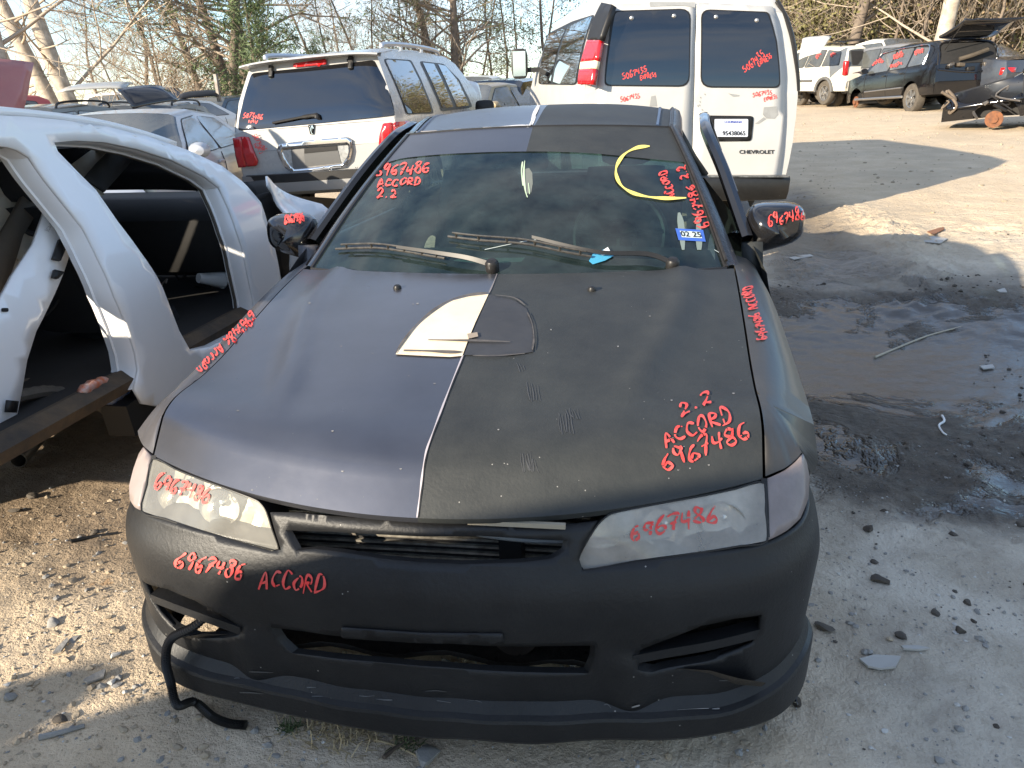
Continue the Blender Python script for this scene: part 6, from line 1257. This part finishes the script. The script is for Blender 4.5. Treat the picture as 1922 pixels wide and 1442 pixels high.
tree('syc:0', 128, 31, VR-.0, 1., 'pale mottled sycamore trunk leaning hard to one side'); tree('syc:1', 152, 30, VR, 1.05, 'thick pale sycamore trunk beside the leaning one'); tree('syc:2', 12, 27, VR, 1.1, 'pale sycamore trunk behind the raised red hood'); tree('syc:1', 62, 40, 1.2, .8, 'thin pale sycamore further back between the others')
for i, (px, D) in enumerate(((190, 48), (262, 46), (300, 42))): tree('bare:%d' % (i % 5), px, D, None, .8+.3*((i*37) % 10)/10)
for i, (px, D) in enumerate(((250, 35), (320, 36))): tree('sap:%d' % (i % 4), px, D, None, .8+.25*((i*53) % 10)/10)
for i, (px, D) in enumerate(((425, 33), (448, 35), (462, 33.5), (390, 40))): tree('pine:%d' % (i % 3), px, D, VR if i < 3 else None, .95+.1*(i % 3))
for i, (px, D) in enumerate(((494, 29), (508, 31), (590, 32))): tree('young:%d' % (i % 2), px, D, None, [1.15, .8, .7][i])
for i, (px, D) in enumerate(((610, 40), (650, 46), (700, 42), (775, 42), (1045, 40))): tree('bare:%d' % ((i+2) % 5), px, D, None, .75+.3*((i*41) % 10)/10)
for i, (px, D) in enumerate(((380, 36), (640, 37), (690, 37), (730, 38), (765, 37), (805, 38))): tree('sap:%d' % ((i+1) % 4), px, D, None, .75+.3*((i*29) % 10)/10)
for i, (px, D) in enumerate(((740, 42), (775, 44), (810, 43), (690, 48), (350, 44), (430, 46))): tree('shrub:%d' % (i % 3), px, D, None, .7+.2*((i*31) % 10)/10)
for i, (px, D) in enumerate(((832, 38), (858, 37), (875, 41))): tree('pine:%d' % ((i+1) % 3), px, D, None, 1.0)
for i, (px, D) in enumerate(((895, 46), (925, 48), (950, 46), (978, 48), (1000, 46))): tree('thin:%d' % (i % 4), px, D, None, .85+.2*((i*37) % 10)/10)
# right thicket
for i in range(34):
    px = 1462+i*15.5+rng.uniform(-6, 6); D = 34+rng.uniform(0, 9); tree('shrub:%d' % (i % 6), px, D, None, 1.0+rng.uniform(0, .5))
for i in range(8): tree('sap:%d' % (i % 4), 1470+i*60+rng.uniform(-9, 9), 30+rng.uniform(0, 6), None, .9+rng.uniform(0, .3))
for i in range(9): tree('thin:%d' % (i % 4), 1500+i*52+rng.uniform(-9, 9), 34+rng.uniform(0, 6), None, .9+rng.uniform(0, .3))
for i in range(5): tree('pine:%d' % (i % 3), 1560+i*80, 42+rng.uniform(0, 5), None, 1.)
tree('syc:2', 1742, 29, VR+2.9, .95, 'single pale trunk standing before the thicket'); tree('pine:1', 1572, 31, None, 1.0)
# far wood that reads as one mass
far = G(); fr_ = np.random.default_rng(3); Vs = []; 
n = 12000; az = fr_.uniform(-.80, .52, n); D = fr_.uniform(55, 95, n); h = fr_.gamma(1.6, .42, n)+.05
gap = (np.sin(az*31)+np.sin(az*13.7+1)+np.sin(az*53+2))*.55+1.1; h = h*np.clip(gap, .55, 1.7); c = np.stack([CAM[0]+np.sin(az)*D, CAM[1]+np.cos(az)*D, h+Gbase(CAM[0]+np.sin(az)*D, CAM[1]+np.cos(az)*D)], 1)
a = fr_.normal(0, 1, (n, 3)); a[:, 2] *= 1.6; a /= np.linalg.norm(a, axis=1)[:, None]; b = np.cross(a, fr_.normal(0, 1, (n, 3))); b /= np.linalg.norm(b, axis=1)[:, None]; s = fr_.uniform(.12, .34, (n, 1))
V = np.stack([c-a*s*1.6, c+b*s*.45, c+a*s*1.6, c-b*s*.45], 1).reshape(-1, 3)
o = part('distant_woods', V, [(4*i, 4*i+1, 4*i+2, 4*i+3) for i in range(n)], mat('far_wood', (.26, .20, .13), .9, var=1., vscale=.12, col2=(.13, .13, .07)), None, smooth=False); tagp(o, 'distant winter woodland beyond the yard', 'woods', None, 'stuff')
# ------------------------------------------------------------------ litter and stones on the ground
def gp(px, py):
    p = gz(px, py, 0)
    for _ in range(6): p = gz(px, py, float(Gz(p[0], p[1])))
    return p
def stone(c, s, seed, m, name, label=None, flat=.6, group=None, cat='stone'):
    R = np.random.default_rng(seed); bm = bmesh.new(); bmesh.ops.create_icosphere(bm, subdivisions=2, radius=1)
    V = np.array([v.co for v in bm.verts]); Fc = [tuple(v.index for v in f.verts) for f in bm.faces]; bm.free()
    k = R.normal(0, 1, (11, 3)); 
    for q in k: q /= np.linalg.norm(q); d = V@q; V -= np.outer(np.maximum(0, d-.48)*.85, q)
    V *= 1+R.normal(0, .05, (len(V), 1)); V *= np.array([s*R.uniform(.8, 1.3), s, s*flat]); o = part(name, V+np.array(c)+np.array([0, 0, s*flat*.3]), Fc, m, None, auto=28); tagp(o, label, cat, group); return o
SM = [mat('stone_grey', (.30, .29, .27), .85, var=.7, vscale=20, bump=.4, bscale=60), mat('stone_tan', (.42, .34, .24), .85, var=.7, vscale=20, bump=.4, bscale=60), mat('stone_dark', (.09, .075, .06), .9, var=.7, vscale=20, bump=.4, bscale=60), mat('stone_white', (.55, .53, .49), .85, var=.6, vscale=20)]
stone(gp(800, 1418), .045, 1, SM[0], 'stone', 'pale grey angular rock in front of the bumper lip', .5)
for i, (px, py, s, m) in enumerate(((1630, 995, .030, 2), (1660, 960, .016, 2), (1640, 1056, .018, 2), (1650, 1090, .03, 2), (1790, 1005, .018, 2), (1815, 1132, .018, 2), (1755, 1152, .02, 2), (1800, 1185, .022, 2), (1915, 985, .025, 2), (1545, 1180, .03, 2), (1690, 1195, .026, 2), (1668, 1200, .014, 1), (1835, 1150, .014, 0), (1400, 1395, .012, 1), (1660, 1372, .012, 3), (1870, 1365, .012, 2))):
    stone(gp(px, py), s, 20+i, SM[m], 'mud_clod', 'dark clod of dried mud on the pale silt beside the bumper' if m == 2 else 'small pale stone on the silt beside the bumper', .55, 'mud clods right of the bumper' if m == 2 else 'pale stones right of the bumper')
for i, (px, py, s, m) in enumerate(((215, 1185, .022, 1), (215, 1232, .02, 3), (135, 1092, .022, 1), (100, 1172, .028, 0), (210, 1282, .018, 3), (190, 1290, .016, 0), (115, 1352, .022, 2), (20, 1310, .026, 0), (60, 935, .03, 2), (30, 960, .025, 2), (180, 1000, .025, 2), (255, 1290, .012, 0), (335, 1405, .014, 1), (520, 1420, .012, 0))):
    stone(gp(px, py), s, 50+i, SM[m], 'stone', ('sandy stone lying in the sun left of the bumper', 'sandy stone lying in the sun left of the bumper', 'dark lump of earth left of the bumper', 'whitish stone in the gravel left of the bumper')[m] if m else 'grey stone in the gravel left of the bumper', .55, 'stones left of the bumper %d' % m)
def shard(pts, m, name, label, cat, th=.006, lift=.006, group=None):
    P = np.array([gp(*p) for p in pts]); P[:, 2] = P[:, 2].mean()*.6+P[:, 2]*.4+lift; o = G().prism(P, (0, 0, th)).build(name, m, None, smooth=False); tagp(o, label, cat, group); return o
shard([(345, 1275), (395, 1252), (405, 1270), (352, 1288)], SM[0], 'broken_slab', 'thin grey slab chip near the hose', 'shard')
for i, (p, m, n, l, c) in enumerate((([(158, 1282), (180, 1270), (200, 1262), (196, 1276), (165, 1288)], 0, 'broken_slab', 'flat grey chip among the gravel', 'shard'), ([(100, 1232), (108, 1222), (128, 1202), (130, 1208), (116, 1228)], 0, 'plastic_splinter', 'dark grey plastic splinter left of the bumper', 'shard'), ([(1612, 1242), (1640, 1234), (1690, 1240), (1680, 1258), (1650, 1262), (1628, 1256)], 3, 'plastic_shard', 'broken pale plastic piece on the silt', 'shard'), ([(1690, 1218), (1720, 1217), (1745, 1222), (1725, 1226), (1695, 1224)], 3, 'plastic_strip', 'thin white plastic strip near the pale shard', 'shard'), ([(1480, 485), (1520, 480), (1526, 484), (1490, 489)], 3, 'paper_scrap', 'white paper scrap on the mud near the mirror', 'paper'), ([(1722, 455), (1750, 447), (1778, 450), (1765, 458)], 3, 'paper_scrap', 'pale flattened scrap on the mud bank', 'paper'), ([(1740, 437), (1770, 428), (1772, 433), (1752, 442)], 1, 'wood_chip', 'reddish brown chip on the mud bank', 'wood'), ([(1870, 548), (1885, 543), (1890, 550), (1876, 553)], 3, 'crumpled_film', 'small crumpled clear film on the mud', 'film'), ([(1838, 690), (1862, 688), (1866, 694), (1845, 696)], 3, 'paper_scrap', 'small white scrap lying in the wet mud', 'paper'))):
    mm = [SM[0], mat('chip_brown', (.25, .11, .05), .8), None, mat('scrap_white%d' % i, (.40, .385, .355), .6)][m]; shard(p, mm, n, l, c)
def stick(pts, r, m, name, label, cat='stick', lift=None):
    P = np.array([gp(*p) for p in pts]); P[:, 2] += lift if lift is not None else r*.7; P = crom(P, 4); o = G().tube(P, np.linspace(r, r*.6, len(P)), 7).build(name, m); tagp(o, label, cat); return o
bark = mat('dead_stick', (.12, .09, .065), .9, var=.8, vscale=20); straw = mat('straw', (.45, .35, .20), .8)
stick([(134, 1019), (175, 1010), (222, 1003)], .008, MT['black'], 'rod', 'dark thin rod on the sand beside the bumper', 'rod')
stick([(75, 1388), (110, 1380), (160, 1366)], .009, SM[0], 'stick', 'grey stick in the shadow below the hose')
stick([(720, 1425), (745, 1405), (765, 1395), (795, 1385)], .006, bark, 'stick', 'broken dark twig in front of the bumper lip')
stick([(700, 1390), (740, 1400), (790, 1425), (800, 1440)], .003, straw, 'straw_stem', 'pale dry stem across the broken twig')
stick([(1642, 672), (1680, 656), (1740, 632), (1806, 614)], .007, mat('scuff_pale', (.42, .37, .28), .8), 'pale_lath', 'long pale lath lying across the wet mud', 'lath', .004)
stick([(1768, 782), (1772, 792), (1762, 800), (1768, 812), (1776, 818)], .006, MT['white'], 'string', 'curled white string in the mud', 'string')
for i, (a, b) in enumerate((((1682, 223), (1710, 220)), ((1812, 268), (1860, 262)), ((1575, 268), (1598, 262)), ((1665, 258), (1690, 255)), ((1512, 228), (1520, 240)))):
    stick([a, ((a[0]+b[0])/2, (a[1]+b[1])/2-1), b], .03, bark, 'stick', ['forked dark stick on the sand before the black SUV', 'long dark stick on the sand before the torn car', 'short dark stick on the sand near the cream SUV', 'thin brown stick on the bright sand', 'small upright looking twig on the sand by the van'][i])
pc = gp(38, 878); pd = np.array([-.35, .9, .0]); o = G().lathe([(.030, -.0), (.034, .0), (.034, .9), (.030, .9), (.030, 0)], pc+np.array([0, 0, .035]), pd, 18).build('exhaust_pipe', MT['steel']); tagp(o, 'open end of a rusty exhaust pipe lying below the wreck', 'pipe')
o = G().lathe([(0, 0), (.012, 0), (.014, .003), (.014, .012), (.012, .014), (0, .014)], gp(1490, 1322)+np.array([0, 0, .006]), (.8, -.3, .5), 14).build('bottle_cap', MT['gloss_black']); tagp(o, 'dark round cap lying by the bumper corner', 'cap')
# grass tuft and weeds below the lip
def tuft(px, py, n, h, m, label, sp=.06):
    c = gp(px, py); R = np.random.default_rng(int(px)); V = []; Fc = []
    for i in range(n):
        b = c+np.array([R.normal(0, sp), R.normal(0, sp*.6), 0]); b[2] = float(Gz(b[0], b[1])); d = np.array([R.normal(0, .6), R.normal(0, .6), R.uniform(.1, .8)]); d *= h*R.uniform(.5, 1.2)/np.linalg.norm(d); s = np.cross(d, [0, 0, 1.]); s = s/(np.linalg.norm(s)+1e-9)*.0018
        k = len(V); V += [b-s, b+s, b+d*.6+s*.7, b+d*.6-s*.7, b+d+np.array([0, 0, -h*.2])]; Fc += [(k, k+1, k+2, k+3), (k+3, k+2, k+4)]
    o = part('grass_tuft', V, Fc, m, None, smooth=False); tagp(o, label, 'grass', None, 'stuff')
tuft(640, 1375, 220, .05, straw, 'dry straw coloured grass tuft under the bumper lip', .07); tuft(548, 1368, 60, .03, LF['green'], 'small green weed under the bumper lip', .018); tuft(770, 1396, 50, .03, LF['green'], 'small green weed beside the grey rock', .02)
# gravel: nobody could count it
r = np.random.default_rng(5); base = []; bm = bmesh.new(); bmesh.ops.create_icosphere(bm, subdivisions=1, radius=1); BV = np.array([v.co for v in bm.verts]); BF = np.array([[v.index for v in f.verts] for f in bm.faces]); bm.free()
def gravel(n, xr, yr, sizes, m, dens_=None):
    x = r.uniform(*xr, n); y = r.uniform(*yr, n)
    if dens_ is not None: k = r.random(n) < dens_(x, y); x, y = x[k], y[k]
    n = len(x); s = sizes[0]*np.exp(np.minimum(r.exponential(sizes[1], n), 1.35)); z = Gz(x, y); V = BV[None]*(1+r.normal(0, .22, (n, len(BV), 1)))*np.stack([s*r.uniform(.7, 1.4, n), s, s*r.uniform(.4, .8, n)], 1)[:, None]
    a = r.uniform(0, 6.28, n); ca, sa = np.cos(a)[:, None], np.sin(a)[:, None]; V = np.stack([V[..., 0]*ca-V[..., 1]*sa, V[..., 0]*sa+V[..., 1]*ca, V[..., 2]], -1)+np.stack([x, y, z+s*.15], 1)[:, None]
    Fc = (BF[None]+np.arange(n)[:, None, None]*len(BV)).reshape(-1, 3); o = part('gravel', V.reshape(-1, 3), Fc.tolist(), m, None, smooth=False); tagp(o, 'fine gravel and crumbs scattered over the ground', 'gravel', None, 'stuff')
gravel(5200, (-1.9, .8), (-.55, 1.3), (.0028, .55), SM[1], lambda x, y: .25+.75*np_ss((-.35-x)/.4)*np_ss((.6-y)/.5)); gravel(2600, (-1.9, 1.6), (-.6, 1.0), (.0030, .5), SM[0], lambda x, y: .3+.7*np_ss((.3-y)/.4)); gravel(1200, (-2.0, 2.2), (-.6, 1.6), (.0022, .4), SM[3], None)
gravel(2600, (.85, 3.0), (-.5, 2.0), (.0020, .45), SM[0], lambda x, y: (fbm(x, y, 2.3, 3) > .12)*1.); gravel(250, (.85, 3.0), (-.5, 2.0), (.0026, .5), SM[2], lambda x, y: (fbm(x, y, 2.3, 3) > .2)*1.); gravel(1800, (1.0, 5.), (1.6, 6.0), (.0045, .5), SM[2], lambda x, y: (fbm(x, y, 1.1, 3) > .05)*1.); gravel(900, (2.0, 9.0), (7.0, 20.), (.007, .45), SM[1], None)
for o in COL.objects:
    if o.name.startswith('paint_chips'): o['kind'] = 'stuff'
